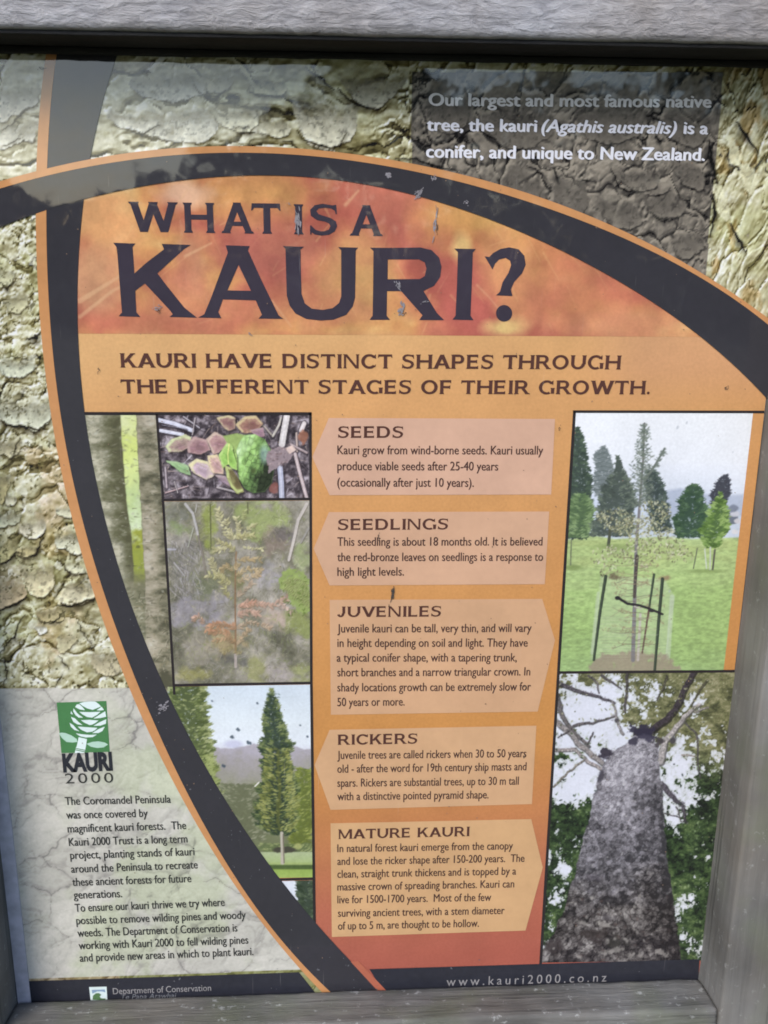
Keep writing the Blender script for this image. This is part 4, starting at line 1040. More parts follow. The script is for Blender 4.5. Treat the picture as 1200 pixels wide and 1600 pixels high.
for _ in range(70):                                    # short ascending side shoots
    t = rr.random() ** .8; x = 499 - 30 * t; y = 110 + 460 * t; L_ = rr.uniform(14, 30 + 62 * t) * rr.choice((-1, 1))
    p.stroke(q((x, y), (x + L_ * .6, y - abs(L_) * .25), (x + L_, y - abs(L_) * .62)), 1.6, rr.choice([(112, 120, 108), (136, 142, 126), (96, 104, 94)]), .8, alpha=.6)
for _ in range(520):
    t = rr.random() ** .8; x = 500 - 30 * t + rr.gauss(0, 9 + 40 * t); y = 96 + 470 * t
    xx, yy = q((x, y))[0]
    p.ell(xx, yy, rr.uniform(1.4, 2.6), 1, rr.choice([(104, 116, 104), (128, 138, 122), (88, 100, 92)]), rr.uniform(-.9, .9), .65)
for _ in range(50):
    t = rr.random(); xx, yy = q((612 - 60 * t + rr.gauss(0, 8), 245 + 110 * t + rr.gauss(0, 8)))[0]
    p.ell(xx, yy, 2.2, 1, (108, 118, 108), rr.uniform(-1, 1), .6)
PALE = [(198, 197, 158), (182, 182, 142), (156, 160, 116), (210, 210, 182), (138, 140, 104), (118, 114, 88), (98, 98, 74)]
for (cx0, cy0, rx, ry, n_) in ((340, 640, 100, 70, 150), (430, 690, 110, 60, 150), (560, 600, 90, 70, 150), (500, 700, 110, 70, 150), (300, 850, 110, 60, 110), (600, 800, 150, 60, 150), (480, 830, 110, 90, 110), (700, 850, 80, 40, 50), (300, 940, 60, 40, 40), (620, 720, 60, 40, 50), (250, 620, 30, 30, 24)):
    for _ in range(n_):
        a, r_ = rr.uniform(0, 6.28), math.sqrt(rr.random())
        xx, yy = q((cx0 + rx * r_ * math.cos(a), cy0 + ry * r_ * math.sin(a)))[0]
        p.ell(xx, yy, rr.uniform(1.2, 2.8), rr.uniform(.8, 1.5), np.array(rr.choice(PALE), float) + rr.uniform(-12, 12), rr.uniform(0, 3), rr.uniform(.45, .9), soft=.8)
for _ in range(46):
    t = rr.random(); x0_, y0_ = 445 + rr.uniform(-6, 6), 860 + 520 * t
    L_ = rr.uniform(50, 170) * rr.choice((-1, 1)); pts = q((x0_, y0_), (x0_ + L_ * .5, y0_ + rr.uniform(-24, 10)), (x0_ + L_, y0_ + rr.uniform(-30, 30)))
    p.stroke(pts, 1.4, rr.choice([(122, 108, 92), (150, 134, 110), (98, 88, 76)]), .7, alpha=.6)
    for _ in range(4):
        xx, yy = pts[rr.randrange(1, 3)]
        p.ell(xx + rr.uniform(-6, 6), yy + rr.uniform(-4, 4), 2.2, 1, rr.choice([(168, 158, 118), (140, 124, 98)]), rr.uniform(0, 3), .6)
p.ell(*q((610, 975))[0], 8, 4, (150, 124, 98), alpha=.8, soft=3, rag=.5); p.ell(*q((330, 970))[0], 9, 4, (98, 84, 66), alpha=.7, soft=3, rag=.5)
for pts, w in ((q((278, 965), (245, 1170), (210, 1440)), 5.2), (q((552, 955), (525, 1140)), 4.0), (q((600, 980), (580, 1200), (556, 1500)), 5.4)):
    p.stroke(pts, w, (52, 62, 50), w * .8)
    p.stroke([(a - .7, c_) for a, c_ in pts], 1, (110, 122, 100), alpha=.5)
p.stroke(q((525, 1140), (485, 1400)), 3.4, (104, 84, 74), 2.6)
p.stroke(q((345, 1085), (400, 1120), (470, 1130), (530, 1150), (600, 1180)), 4.4, (44, 40, 44), 3.6)
p.ell(*q((345, 1088))[0], 4.4, 3.2, (42, 40, 44)); p.ell(*q((540, 1160))[0], 5, 2.6, (52, 48, 50)); p.stroke(q((440, 1135), (480, 1150)), 2, (186, 180, 170))
for yy in range(1200, 1440, 18):
    p.stroke(q((240 + rr.uniform(0, 40), yy), (560 + rr.uniform(-60, 20), yy + rr.uniform(-14, 14))), 1, rr.choice([(198, 202, 176), (132, 122, 96)]), alpha=.35)
for a in ((685, 120, 3), (738, 92, 2.4), (1000, 260, 1.6), (640, 1050, 2)):
    p.ell(*q(a[:2])[0], a[2] * .6, a[2], (180, 186, 196), .4, .6, soft=1.4)
on_board(p.build('juvenile_tree_photograph', board, 2))

# looking up the trunk of a mature kauri
p = quad_canvas((871, 1052.5), (1151, 1050), (1095, 1500.5), (846, 1504), 1.1, (226, 228, 240))
X, Y = p.X, p.Y
q = zz(840, 1040, 3.75); q2 = zz(840, 1280, 3.75)
big = fbm(X, Y, 60, seed=751, octv=3, gain=.6); mid = fbm(X, Y, 20, seed=752, octv=3, gain=.6); fine = fbm(X, Y, 6, seed=753, octv=3, gain=.7)
dens = .495 + .17 * sstep(950, 1000, X) * (1 - sstep(1120, 1160, Y)) + .15 * sstep(1080, 1120, X) + .17 * sstep(1240, 1275, Y) + .08 * (1 - sstep(1060, 1085, Y))
for (hx, hy, rx, ry, a) in ((240, 240, 120, 90, .26), (225, 720, 120, 100, .28), (440, 400, 110, 80, .24), (840, 640, 110, 150, .32), (790, 880, 70, 90, .30), (990, 390, 60, 90, .22), (350, 300, 110, 60, .16), (110, 780, 50, 70, .2), (1010, 770, 36, 36, .2), (160, 130, 60, 30, .12), (420, 140, 50, 60, .12), (560, 70, 40, 20, .12)):
    hxx, hyy = q((hx, hy))[0]
    dens = dens - a * np.exp(-((X - hxx) / (rx / 3.75)) ** 2 - ((Y - hyy) / (ry / 3.75)) ** 2)
for (hx, hy, rx, ry, a) in ((110, 470, 60, 60, .26), (160, 300, 50, 34, .22), (80, 220, 40, 30, .12), (880, 480, 44, 54, .24), (945, 330, 36, 30, .2), (995, 235, 26, 34, .24), (830, 560, 26, 34, .18), (850, 690, 26, 26, .16), (120, 90, 40, 26, .16)):
    hxx, hyy = q2((hx, hy))[0]
    dens = dens - a * np.exp(-((X - hxx) / (rx / 3.75)) ** 2 - ((Y - hyy) / (ry / 3.75)) ** 2)
field = dens - .5 + (big - .5) * .55 + (mid - .5) * .55 + (fine - .5) * .55
leafm = sstep(-.02, .07, field)
halo = sstep(-.16, .0, field) * (1 - leafm)
ln = fbm(X, Y, 8, 6, 757, 4, .7) * .65 + fbm(X, Y, 30, seed=758, octv=3) * .35
up_ = 1 - sstep(1130, 1215, Y - .25 * (X - 1000))
for c in range(3):
    p.C[..., c] += .45 * halo * ((176, 182, 168)[c] - p.C[..., c])
    a_ = np.interp(ln, [.28, .42, .54, .68, .8], ((58, 92, 120, 156, 196), (60, 94, 120, 152, 192), (42, 62, 82, 116, 168))[c])
    b_ = np.interp(ln, [.28, .42, .54, .68, .8], ((22, 36, 56, 92, 150), (28, 50, 76, 112, 166), (24, 32, 44, 66, 120))[c])
    p.C[..., c] += leafm * (a_ * up_ + b_ * (1 - up_) - p.C[..., c])
rr = random.Random(77)
BR = (92, 86, 88)
def limb(pts, w0, w1, c):
    P = [np.array(t_, float) for t_ in pts]; J = []
    for i in range(len(P) - 1):
        for t_ in (0, .25, .5, .75):
            J.append(P[i] * (1 - t_) + P[i + 1] * t_ + (rr.uniform(-1.3, 1.3), rr.uniform(-1.3, 1.3)))
    J.append(P[-1]); J = np.array(J); c = np.array(c, float)
    p.stroke(J + (w0 * .1, w0 * .16), w0, c * .5, w1, alpha=.8, soft=1.4)
    p.stroke(J - (w0 * .05, w0 * .06), w0 * .7, c, w1 * .7, alpha=.9, soft=1.6)
    for j in range(len(J) - 1):
        for _ in range(int(w0 * .8) + 1):
            t_ = rr.random(); o_ = J[j] * (1 - t_) + J[j + 1] * t_ + (rr.uniform(-.4, .4) * w0, rr.uniform(-.4, .4) * w0)
            p.ell(o_[0], o_[1], rr.uniform(.8, 2.4), rr.uniform(.5, 1.1), c * rr.choice((.55, .75, 1.25, 1.4)), rr.uniform(0, 3), .6)
for pts, w0, w1, c in ((q((110, 95), (220, 140), (330, 170), (450, 215)), 8, 3, (84, 78, 84)), (q((300, 60), (350, 100), (360, 160)), 3, 2, BR), (q((115, 170), (140, 290), (200, 380), (300, 470)), 9, 5, (104, 98, 98)), (q((100, 320), (180, 380), (250, 470), (380, 570)), 10, 9, (150, 142, 140)),
                       (q((95, 495), (220, 490), (290, 560), (390, 615)), 6, 6, (160, 150, 148)), (q((210, 350), (320, 335), (460, 292)), 5, 2, BR), (q((90, 710), (180, 620), (270, 555)), 3, 3, (140, 132, 120)), (q((295, 455), (325, 390)), 3, 2, BR), (q((375, 55), (490, 135)), 5, 2, BR),
                       (q((520, 45), (522, 170), (510, 270)), 5, 3, (80, 74, 74)), (q((915, 35), (865, 130), (820, 230), (760, 310), (660, 385), (580, 395)), 9, 13, (64, 56, 62)), (q((945, 225), (860, 300), (800, 380), (740, 460), (720, 560)), 6, 14, (178, 170, 168)),
                       (q((870, 340), (930, 400), (940, 560), (950, 660)), 3, 2, BR), (q((725, 690), (790, 770), (850, 820), (865, 915)), 10, 3, (84, 78, 86)), (q((745, 860), (830, 890)), 1.6, 1.2, BR), (q((815, 830), (840, 915)), 2.2, 1.2, BR), (q((1000, 245), (920, 272)), 3, 1.5, (150, 142, 140)), (q((850, 520), (930, 530)), 3, 1, (180, 170, 160)),
                       (q((200, 370), (120, 420)), 3, 1.5, BR), (q((440, 210), (470, 330), (500, 400)), 3, 5, (150, 144, 144)), (q((760, 60), (740, 130), (700, 200)), 4, 2, (78, 74, 62)), (q((990, 90), (940, 160), (900, 240)), 4, 2, (80, 76, 60))):
    limb(pts, w0, w1, c)
for _ in range(1500):
    x, y = rr.uniform(846, 1148), rr.uniform(1052, 1500)
    if rr.random() > (.9 if (x > 1070 or (x < 925 and y > 1240) or (y < 1125 and x > 950)) else .28): continue
    lt_ = y < 1170 - .25 * (1000 - x)
    c = rr.choice([(96, 100, 64), (140, 142, 96), (184, 184, 146), (70, 74, 48), (112, 112, 74)]) if lt_ else rr.choice([(38, 54, 38), (62, 86, 50), (96, 122, 72), (26, 36, 28), (140, 160, 116)])
    p.ell(x, y, rr.uniform(1, 2.8), rr.uniform(.7, 1.4), np.array(c, float), rr.uniform(0, 3), .75)
trunk = q((424, 500), (470, 482), (520, 455), (560, 420), (620, 400), (690, 420), (712, 540), (728, 700), (745, 900), (760, 1120), (785, 1300), (815, 1500), (846, 1745), (0, 1745), (40, 1660), (105, 1540), (165, 1400), (210, 1240), (260, 1040), (300, 900), (345, 700), (388, 580))
axl = np.interp(Y, [1165, 1240, 1300, 1360, 1430, 1504], [955, 927, 911, 896, 872, 842]); axr = np.interp(Y, [1165, 1280, 1400, 1504], [1030, 1039, 1054, 1066])
u = (X - axl) / (axr - axl)
tk0 = p.polymask(trunk, 9, (slice(None), slice(None)))
tk = np.clip((tk0 - .5) * 9 / 1.6 + (fbm(X, Y, 9, seed=760, octv=4) - .5) * 5 + .5, 0, 1)
sc = np.interp(Y, [1160, 1504], [.62, 1.3])
Xs = (X - (axl + axr) / 2) / sc + 900; Ys = np.log1p((Y - 1160) / 344 * 1.1) / np.log(2.1) * 344 * 1.06
d1, d2, cid = cells(Xs + 10 * (fbm(X, Y, 14, seed=765, octv=3) - .5), Ys + 8 * (fbm(X, Y, 14, seed=766, octv=3) - .5), 8.0, 7.4, 761)
e1, e2, cie = cells(Xs + 12 * (fbm(X, Y, 18, seed=767, octv=3) - .5), Ys + 14 * (fbm(X, Y, 18, seed=768, octv=3) - .5), 20, 17, 771)
f1 = fbm(Xs, Ys, 6, 5.5, 764, 4, .7); f2 = fbm(X, Y, 60, 34, 763, 4)
val = .67 + (cid - .5) * .36 + (cie - .5) * .20 - .20 * (1 - sstep(0, .22, d2 - d1)) * sstep(.35, .6, f2) + (f1 - .5) * .95 + (f2 - .5) * .45 - .30 * sstep(.55, 1.0, u) - .14 * sstep(.22, 0, u) - .36 * sstep(1200, 1400, Y) + .08 * (1 - sstep(1180, 1280, Y))
val = np.clip(val, 0, 1)
br_ = sstep(1330, 1450, Y + (f2 - .5) * 120)
for c in range(3):
    cool = np.interp(val, [0, .25, .5, .75, 1], ((54, 88, 126, 160, 196), (52, 85, 122, 156, 192), (57, 90, 129, 164, 199))[c])
    warm = np.interp(val, [0, .25, .5, .75, 1], ((36, 74, 116, 164, 210), (32, 68, 110, 158, 204), (34, 68, 108, 154, 200))[c])
    p.C[..., c] += tk * (cool * (1 - br_) + warm * br_ - p.C[..., c])
for a in ((395, 515, 11, 7, (44, 38, 50)), (610, 385, 20, 10, (46, 42, 62)), (570, 440, 8, 6, (60, 56, 72)), (640, 425, 10, 4, (70, 66, 84)), (715, 440, 5, 8, (66, 60, 64)), (795, 440, 4, 5, (60, 56, 60)), (370, 640, 4, 8, (70, 66, 76)), (460, 320, 5, 4, (74, 70, 74))):
    p.ell(*q(a[:2])[0], a[2], a[3], a[4], .3, .9, soft=3, rag=.9, rs=6)
for a in ((340, 690, 26, 12, (46, 38, 38)), (450, 720, 14, 9, (54, 52, 48)), (420, 580, 12, 6, (58, 52, 56)), (100, 740, 14, 10, (60, 52, 52)), (330, 340, 9, 5, (80, 74, 84))):
    p.ell(*q2(a[:2])[0], a[2], a[3], a[4], .1, .7, soft=6, rag=1.0, rs=9)
for _ in range(420):                                   # pale lichen and dark scabs on the bark
    y = rr.uniform(1180, 1500); uu = rr.uniform(.04, .96)
    x = np.interp(y, [1165, 1300, 1430, 1504], [955, 911, 872, 842]) * (1 - uu) + np.interp(y, [1165, 1280, 1400, 1504], [1030, 1039, 1054, 1066]) * uu
    w_ = .5 + (y - 1180) / 320
    c = rr.choice([(182, 178, 184), (196, 192, 190), (62, 56, 62), (84, 78, 84), (150, 146, 156)]) if y < 1400 else rr.choice([(176, 170, 162), (196, 190, 182), (48, 40, 40), (96, 76, 72), (66, 60, 58)])
    p.ell(x, y, rr.uniform(.9, 2.6) * w_, rr.uniform(.7, 1.8) * w_, c, rr.uniform(-1.5, 1.5), rr.uniform(.25, .6) * (1 - .5 * (uu > .75)), soft=1.6, rag=.7, rs=3)
for a in ((720, 780, 15, 5, .35), (440, 770, 16, 4, -.2), (540, 800, 7, 4, 0), (270, 610, 7, 3, .2), (400, 620, 16, 4, .2), (510, 700, 6, 3, 0), (595, 795, 4, 4, 0), (240, 805, 5, 3, 0)):
    p.ell(*q2(a[:2])[0], a[2], a[3], (176, 170, 162), a[4], .6, soft=3, rag=1.1, rs=5)
on_board(p.build('mature_tree_photograph', board, 2))

# ---------------------------------------------------------------- flat ink shapes
class Ink:
    """Collects flat printed shapes, each given by points measured on the photograph, into one mesh."""
    def __init__(self): self.V = []; self.F = []; self.n = 0
    def poly(self, pts, layer):
        P = np.array(pts, float)
        X, Z = trace(P[:, 0], P[:, 1])
        self.raw(X, Z, layer)
    def raw(self, X, Z, layer):
        i0 = len(self.V)
        y = lay(layer) - 4e-6 * (self.n % 7); self.n += 1
        # counter-clockwise seen from the front
        a = 0.5 * np.sum(X * np.roll(Z, -1) - np.roll(X, -1) * Z)
        o = range(len(X)) if a > 0 else range(len(X) - 1, -1, -1)
        self.V += [(X[i], y, Z[i]) for i in o]
        self.F.append(tuple(range(i0, i0 + len(X))))
    def ribbon(self, A, B, layer):
        """Strip between two polylines of the same length."""
        A = np.array(A, float); B = np.array(B, float)
        i0 = len(self.V); y = lay(layer)
        ax, az = trace(A[:, 0], A[:, 1]); bx_, bz_ = trace(B[:, 0], B[:, 1])
        for i in range(len(A)): self.V += [(ax[i], y, az[i]), (bx_[i], y, bz_[i])]
        fl = (ax[1] - ax[0]) * (bz_[0] - az[0]) - (az[1] - az[0]) * (bx_[0] - ax[0]) < 0
        for i in range(len(A) - 1):
            q_ = (i0 + 2 * i, i0 + 2 * i + 2, i0 + 2 * i + 3, i0 + 2 * i + 1)
            self.F.append(q_[::-1] if fl else q_)
    def line(self, a, c, w, layer):
        a = np.array(a, float); c = np.array(c, float); d = (c - a) / np.linalg.norm(c - a); n = np.array([-d[1], d[0]]) * w / 2
        self.poly([a + n, c + n, c - n, a - n], layer)
    def build(self, name, mat, parent, top=False):
        o = link(name, mesh_np(name, self.V, self.F), mat, parent)
        return on_board(o) if top else o

# ---------------------------------------------------------------- bands, orange edge lines, black picture lines
yy = np.linspace(84, 1556, 160)
k = Ink(); k.ribbon(np.stack([f_or_r(yy) - 2, yy], 1), np.stack([f_dk_r(yy), yy], 1), 5); k.build('dark_band', M_BAND, board, True)
ya = np.linspace(84, 290, 30); yb_ = np.linspace(322, 1552, 140)
k = Ink()
k.ribbon(np.stack([f_or_l(ya), ya], 1), np.stack([f_or_r(ya), ya], 1), 6)
k.ribbon(np.stack([f_or_l(yb_), yb_], 1), np.stack([f_or_r(yb_), yb_], 1), 6)
k.build('orange_edge_line', M_ORANGE, board, True)
xx = np.linspace(-2, 1206, 160)
k = Ink(); k.ribbon(np.stack([xx, a_mid(xx) - 2], 1), np.stack([xx, a_low(xx)], 1), 7); k.build('dark_band', M_BAND, board, True)
k = Ink(); k.ribbon(np.stack([xx, a_up(xx)], 1), np.stack([xx, a_mid(xx)], 1), 8); k.build('orange_edge_line', M_ORANGE, board, True)

for a, c, w, l_ in (((129, 646), (487, 646.3), 5, 3),
    ((485, 645), (486.5, 1070), 4.2, 3),
    ((486.5, 1070), (491.5, 1447), 4.4, 3),
    ((245, 647), (256, 800), 4, 3),
    ((256, 800), (272.5, 1085), 4, 3),
    ((252.5, 781), (486, 779.5), 4, 3.2),
    ((270, 1070.5), (487, 1066.8), 4.2, 3.2),
    ((437, 1374), (489, 1372.5), 4, 3.2),
    ((895, 643), (1194, 643.6), 4.2, 3),
    ((897.5, 643), (872.5, 1048), 4.6, 3),
    ((872.5, 1048), (844.5, 1507), 4.4, 3),
    ((871, 1050.5), (1147.5, 1048.4), 4.2, 3.2)):
    k = Ink(); k.line(a, c, w, l_); k.build('picture_line', M_LINE, board, True)

k = Ink(); k.poly([(20, 1533.2), (300, 1524.3), (467, 1518.6), (500, 1560), (500, 1580), (20, 1590)], 4); k.poly([(577, 1513.7), (846, 1505.5), (1093, 1498.3), (1089, 1560), (615, 1575)], 4)
k.build('footer_strip', M_FOOT, board, True)
k = Ink(); k.poly([(548, 1502), (560, 1501), (612, 1556), (598, 1556)], 5.5); k.build('orange_edge_line', ink_mat('red_line_ink', (190, 104, 78)), board, True)

# ---------------------------------------------------------------- lettering
_cap = {}
def glyphs(text, bold=0.0, shear=0.0, spacing=1.0):
    c = bpy.data.curves.new('lettering', 'FONT')
    c.body = text; c.offset = bold; c.shear = shear; c.space_character = spacing; c.resolution_u = 4
    o = bpy.data.objects.new('lettering', c)
    COL.objects.link(o)
    dg = bpy.context.evaluated_depsgraph_get()
    me = bpy.data.meshes.new_from_object(o.evaluated_get(dg))
    V = np.array([v.co for v in me.vertices]); F = [tuple(p.vertices) for p in me.polygons]
    bpy.data.objects.remove(o); bpy.data.curves.remove(c); bpy.data.meshes.remove(me)
    return V, F
CAPH = glyphs('H')[0][:, 1].max()

def place(acc, V, F, a, c, cap, layer, capv=None):
    """Fit flat letters between two measured baseline ends a and c (photograph) with capitals cap picture units high."""
    (ax, cx_), (az, cz_) = trace([a[0], c[0]], [a[1], c[1]])
    mx, mz = trace([(a[0] + c[0]) / 2] * 2, [(a[1] + c[1]) / 2, (a[1] + c[1]) / 2 - cap])
    sy_ = abs(mz[1] - mz[0]) / (capv or CAPH)
    x0, x1 = V[:, 0].min(), V[:, 0].max()
    u = (V[:, 0] - x0) / (x1 - x0)
    X = ax + u * (cx_ - ax); Z = az + u * (cz_ - az) + V[:, 1] * sy_
    i0 = len(acc[0])
    acc[0].extend(zip(X, np.full(len(X), lay(layer)), Z))
    for f in F:
        P = [(X[j], Z[j]) for j in f]
        ar = sum(P[i][0] * P[(i + 1) % len(P)][1] - P[(i + 1) % len(P)][0] * P[i][1] for i in range(len(P)))
        acc[1].append(tuple(i0 + j for j in (f if ar > 0 else f[::-1])))

def text_part(name, lines, mat, parent, layer, bold=0.004, top=False, **kw):
    acc = ([], [])
    for ln in lines:
        body, a, c, cap = ln[:4]
        bd = ln[4] if len(ln) > 4 else bold
        V, F = glyphs(body, 0.0, ln[5] if len(ln) > 5 else 0.0, **kw)
        if bd > .03:                                   # poster weight: the outline itself is swollen
            V, F = glyphs(body, bd, 0.0, **kw)
        w_ = (c[0] - a[0]) / (V[:, 0].max() - V[:, 0].min()) * bd * 1.05 if bd <= .03 else 0
        if w_ > 0.02:
            place(acc, V, F, (a[0] - w_ + .3, a[1] - w_ * .5), (c[0] - w_, c[1] - w_ * .5), cap, layer)
            place(acc, V, F, (a[0] + w_ + .3, a[1] + w_ * .5), (c[0] + w_, c[1] + w_ * .5), cap, layer + .04)
        place(acc, V, F, a, c, cap, layer + .08)
    o = link(name, mesh_np(name, acc[0], acc[1]), mat, parent)
    return on_board(o) if top else o

# wide capitals with small sharp serifs, drawn stroke by stroke on a cap height of 1
SW = 0.24
def arc(cx_, cy_, rx, ry, a0, a1, n=18):
    return [(cx_ + rx * math.cos(math.radians(a0 + (a1 - a0) * i / n)), cy_ + ry * math.sin(math.radians(a0 + (a1 - a0) * i / n))) for i in range(n + 1)]
def strip(pts_o, pts_i): return list(pts_o) + list(pts_i)[::-1]
def vst(x, y0=0.0, y1=1.0, w=SW, s=0.05, b=True, t=True):
    o = [[(x, y0), (x + w, y0), (x + w, y1), (x, y1)]]
    if b: o.append([(x - s, y0), (x + w + s, y0), (x + w + s * .8, y0 + .035), (x + w, y0 + .09), (x, y0 + .09), (x - s * .8, y0 + .035)])
    if t: o.append([(x - s, y1), (x + w + s, y1), (x + w + s * .8, y1 - .035), (x + w, y1 - .09), (x, y1 - .09), (x - s * .8, y1 - .035)])
    return o
HW = 0.165
def hst(x0, x1, y, w=HW, ser=0, s=0.06):
    o = [[(x0, y), (x1, y), (x1, y + w), (x0, y + w)]]
    if ser:
        u, d = (s if ser != 2 else 0), (s if ser != 1 else 0)
        o.append([(x1 - .07, y), (x1, y - d), (x1 + .02, y - d), (x1 + .02, y + w + u), (x1, y + w + u), (x1 - .07, y + w)])
    return o
def ring(cx_, cy_, rx, ry, a0, a1, w=SW, wy=HW, n=30):
    return [strip(arc(cx_, cy_, rx, ry, a0, a1, n), arc(cx_, cy_, rx - w, ry - wy, a0, a1, n))]
def diag(x0, y0, x1, y1, w): return [[(x0, y0), (x0 + w, y0), (x1 + w, y1), (x1, y1)]]
def foot(x, y, w=SW, s=0.05, up=True):
    h = .075 if up else -.075
    return [[(x - s, y), (x + w + s, y), (x + w + s * .8, y + h * .4), (x + w, y + h), (x, y + h), (x - s * .8, y + h * .4)]]
DW = SW * 1.13
G = {
 'H': (1.12, vst(.05) + vst(.05 + .83) + hst(.2, .92, .44)), 'I': (.36, vst(.09)),
 'T': (1.0, vst(.41, t=False) + [[(.03, .85), (.97, .85), (.97, 1), (.03, 1)]] + [[(.0, .76), (.03, .76), (.10, .85), (.10, 1), (.02, 1)], [(1.0, .76), (.97, .76), (.90, .85), (.90, 1), (.98, 1)]]),
 'E': (.92, vst(.05) + hst(.2, .82, 0, ser=1) + hst(.2, .74, .44, ser=3, s=.05) + hst(.2, .80, .85, ser=2)),
 'F': (.88, vst(.05) + hst(.2, .74, .42, ser=3, s=.05) + hst(.2, .80, .85, ser=2)),
 'L': (.86, vst(.05) + hst(.2, .80, 0, ser=1)),
 'D': (1.14, vst(.05, s=.04) + hst(.1, .62, 0) + hst(.1, .62, .85) + ring(.60, .5, .48, .5, -90, 90)),
 'P': (.98, vst(.05) + hst(.1, .62, .85) + hst(.1, .62, .37) + ring(.60, .685, .32, .315, -90, 90)),
 'R': (1.08, vst(.05) + hst(.1, .62, .85) + hst(.1, .62, .40) + ring(.60, .70, .33, .30, -90, 90) + diag(.82, 0, .46, .45, DW) + foot(.82, 0, DW)),
 'K': (1.08, vst(.05) + diag(.16, .34, .74, 1, DW) + diag(.82, 0, .38, .62, DW) + foot(.82, 0, DW) + foot(.74, 1, DW, up=False)),
 'A': (1.16, diag(.03, 0, .48, 1, DW) + diag(.92, 0, .47, 1, DW) + [[(.22, .24), (.92, .24), (.86, .38), (.28, .38)]] + foot(.03, 0, DW) + foot(.92, 0, DW) + foot(.50, 1, DW * .8, up=False)),
 'V': (1.12, diag(.46, 0, .02, 1, DW) + diag(.46, 0, .90, 1, DW) + foot(.02, 1, DW, up=False) + foot(.90, 1, DW, up=False)),
 'W': (1.62, diag(.33, 0, .02, 1, DW) + diag(.33, 0, .70, .98, DW) + diag(1.05, 0, .68, .98, DW) + diag(1.05, 0, 1.38, 1, DW) + foot(.02, 1, DW, up=False) + foot(1.38, 1, DW, up=False) + foot(.70, 1, DW, .03, up=False)),
 'N': (1.14, vst(.06, w=.15) + vst(.93, w=.15, b=False) + diag(.86, 0, .06, 1, .22) + [[(.86, 0), (1.08, 0), (1.08, .2)]]),
 'M': (1.34, vst(.06, w=.15, t=False) + vst(1.10, w=SW, t=False) + diag(.54, .04, .04, 1, .2) + diag(.54, .04, 1.08, 1, .2) + foot(.04, 1, .2, up=False) + foot(1.08, 1, .2, up=False)),
 'U': (1.12, vst(.05, .36, 1, b=False) + vst(.86, .36, 1, b=False) + ring(.548, .40, .498, .41, 180, 360)),
 'J': (.78, vst(.46, .34, 1, b=False) + ring(.318, .36, .327, .37, 200, 360)),
 'O': (1.22, [arc(.61, .5, .58, .52, 0, 180, 26) + arc(.61, .5, .58 - SW, .52 - HW, 180, 0, 26), arc(.61, .5, .58, .52, 180, 360, 26) + arc(.61, .5, .58 - SW, .52 - HW, 360, 180, 26)]),
 'C': (1.10, ring(.60, .5, .57, .52, 42, 318) + [[(.86, .76), (1.02, .70), (1.05, .70), (1.05, 1.0), (1.02, 1.0), (.92, .90)], [(.88, .10), (1.02, .12), (1.04, .30), (.98, .24)]]),
 'G': (1.16, ring(.60, .5, .57, .52, 42, 300) + [[(.86, .76), (1.02, .70), (1.05, .70), (1.05, 1.0), (1.02, 1.0), (.92, .90)]] + vst(.90, .04, .46, b=False, s=.04)),
 'S': (.92, [strip([(.84, .70), (.80, .80), (.70, .865), (.50, .89), (.32, .865), (.25, .78), (.32, .68), (.50, .62), (.68, .56), (.84, .45), (.88, .30), (.80, .12), (.62, .01), (.40, -.02), (.18, .02), (.04, .14)],
                  [(.80, .98), (.74, .975), (.62, .99), (.44, 1.02), (.20, .97), (.06, .82), (.08, .62), (.26, .49), (.50, .44), (.62, .385), (.675, .30), (.62, .18), (.50, .13), (.38, .12), (.22, .17), (.09, .30)]),
            [(.80, .99), (.85, .99), (.87, .69), (.83, .69)], [(.05, .02), (.10, .02), (.10, .31), (.05, .31)]]),
 '.': (.30, [arc(.15, .10, .105, .105, 0, 360, 14)[:-1]]), ' ': (.46, []),
}
def wide_line(ink, text, a, c, cap, layer, track=0.09):
    """Set wide serif capitals between the measured baseline ends a and c."""
    adv = [G[ch][0] + track for ch in text]
    total = sum(adv) - track - .06
    (ax, cx_), (az, cz_) = trace([a[0], c[0]], [a[1], c[1]])
    mx, mz = trace([(a[0] + c[0]) / 2] * 2, [(a[1] + c[1]) / 2, (a[1] + c[1]) / 2 - cap])
    h = abs(mz[1] - mz[0]); x = -.03
    for ch, ad in zip(text, adv):
        for pl in G[ch][1]:
            P = np.array(pl, float)
            u = (P[:, 0] + x) / total
            ink.raw(ax + u * (cx_ - ax), az + u * (cz_ - az) + P[:, 1] * h, layer)
        x += ad

k = Ink()
wide_line(k, 'KAURI HAVE DISTINCT SHAPES THROUGH', (189, 574), (968, 577), 22, 4)
wide_line(k, 'THE DIFFERENT STAGES OF THEIR GROWTH.', (190, 614.5), (1015, 616), 21.5, 4)
k.build('subtitle_lettering', M_BROWN, board, True)

# WHAT IS A / KAURI? : the big title, letter by letter
k = Ink()
for ch, a, c, cap in (('W', (203, 362), (280, 363), 47), ('H', (287.5, 363.5), (336.5, 364), 47), ('A', (346, 364), (397, 365), 48), ('T', (393.5, 365), (439, 365.5), 47.5), ('I', (459.5, 366), (474.5, 366.3), 47), ('S', (484, 367), (527, 367.5), 48), ('A', (546.5, 368), (598, 369), 48)):
    P0 = G[ch][1]; allx = [q_[0] for pl in P0 for q_ in pl]; x0, x1 = min(allx), max(allx)
    (ax, cx_), (az, cz_) = trace([a[0], c[0]], [a[1], c[1]])
    mx, mz = trace([a[0]] * 2, [a[1], a[1] - cap]); h = abs(mz[1] - mz[0])
    for pl in P0:
        P = np.array(pl, float); u = (P[:, 0] - x0) / (x1 - x0)
        k.raw(ax + u * (cx_ - ax), az + u * (cz_ - az) + P[:, 1] * h, 4)
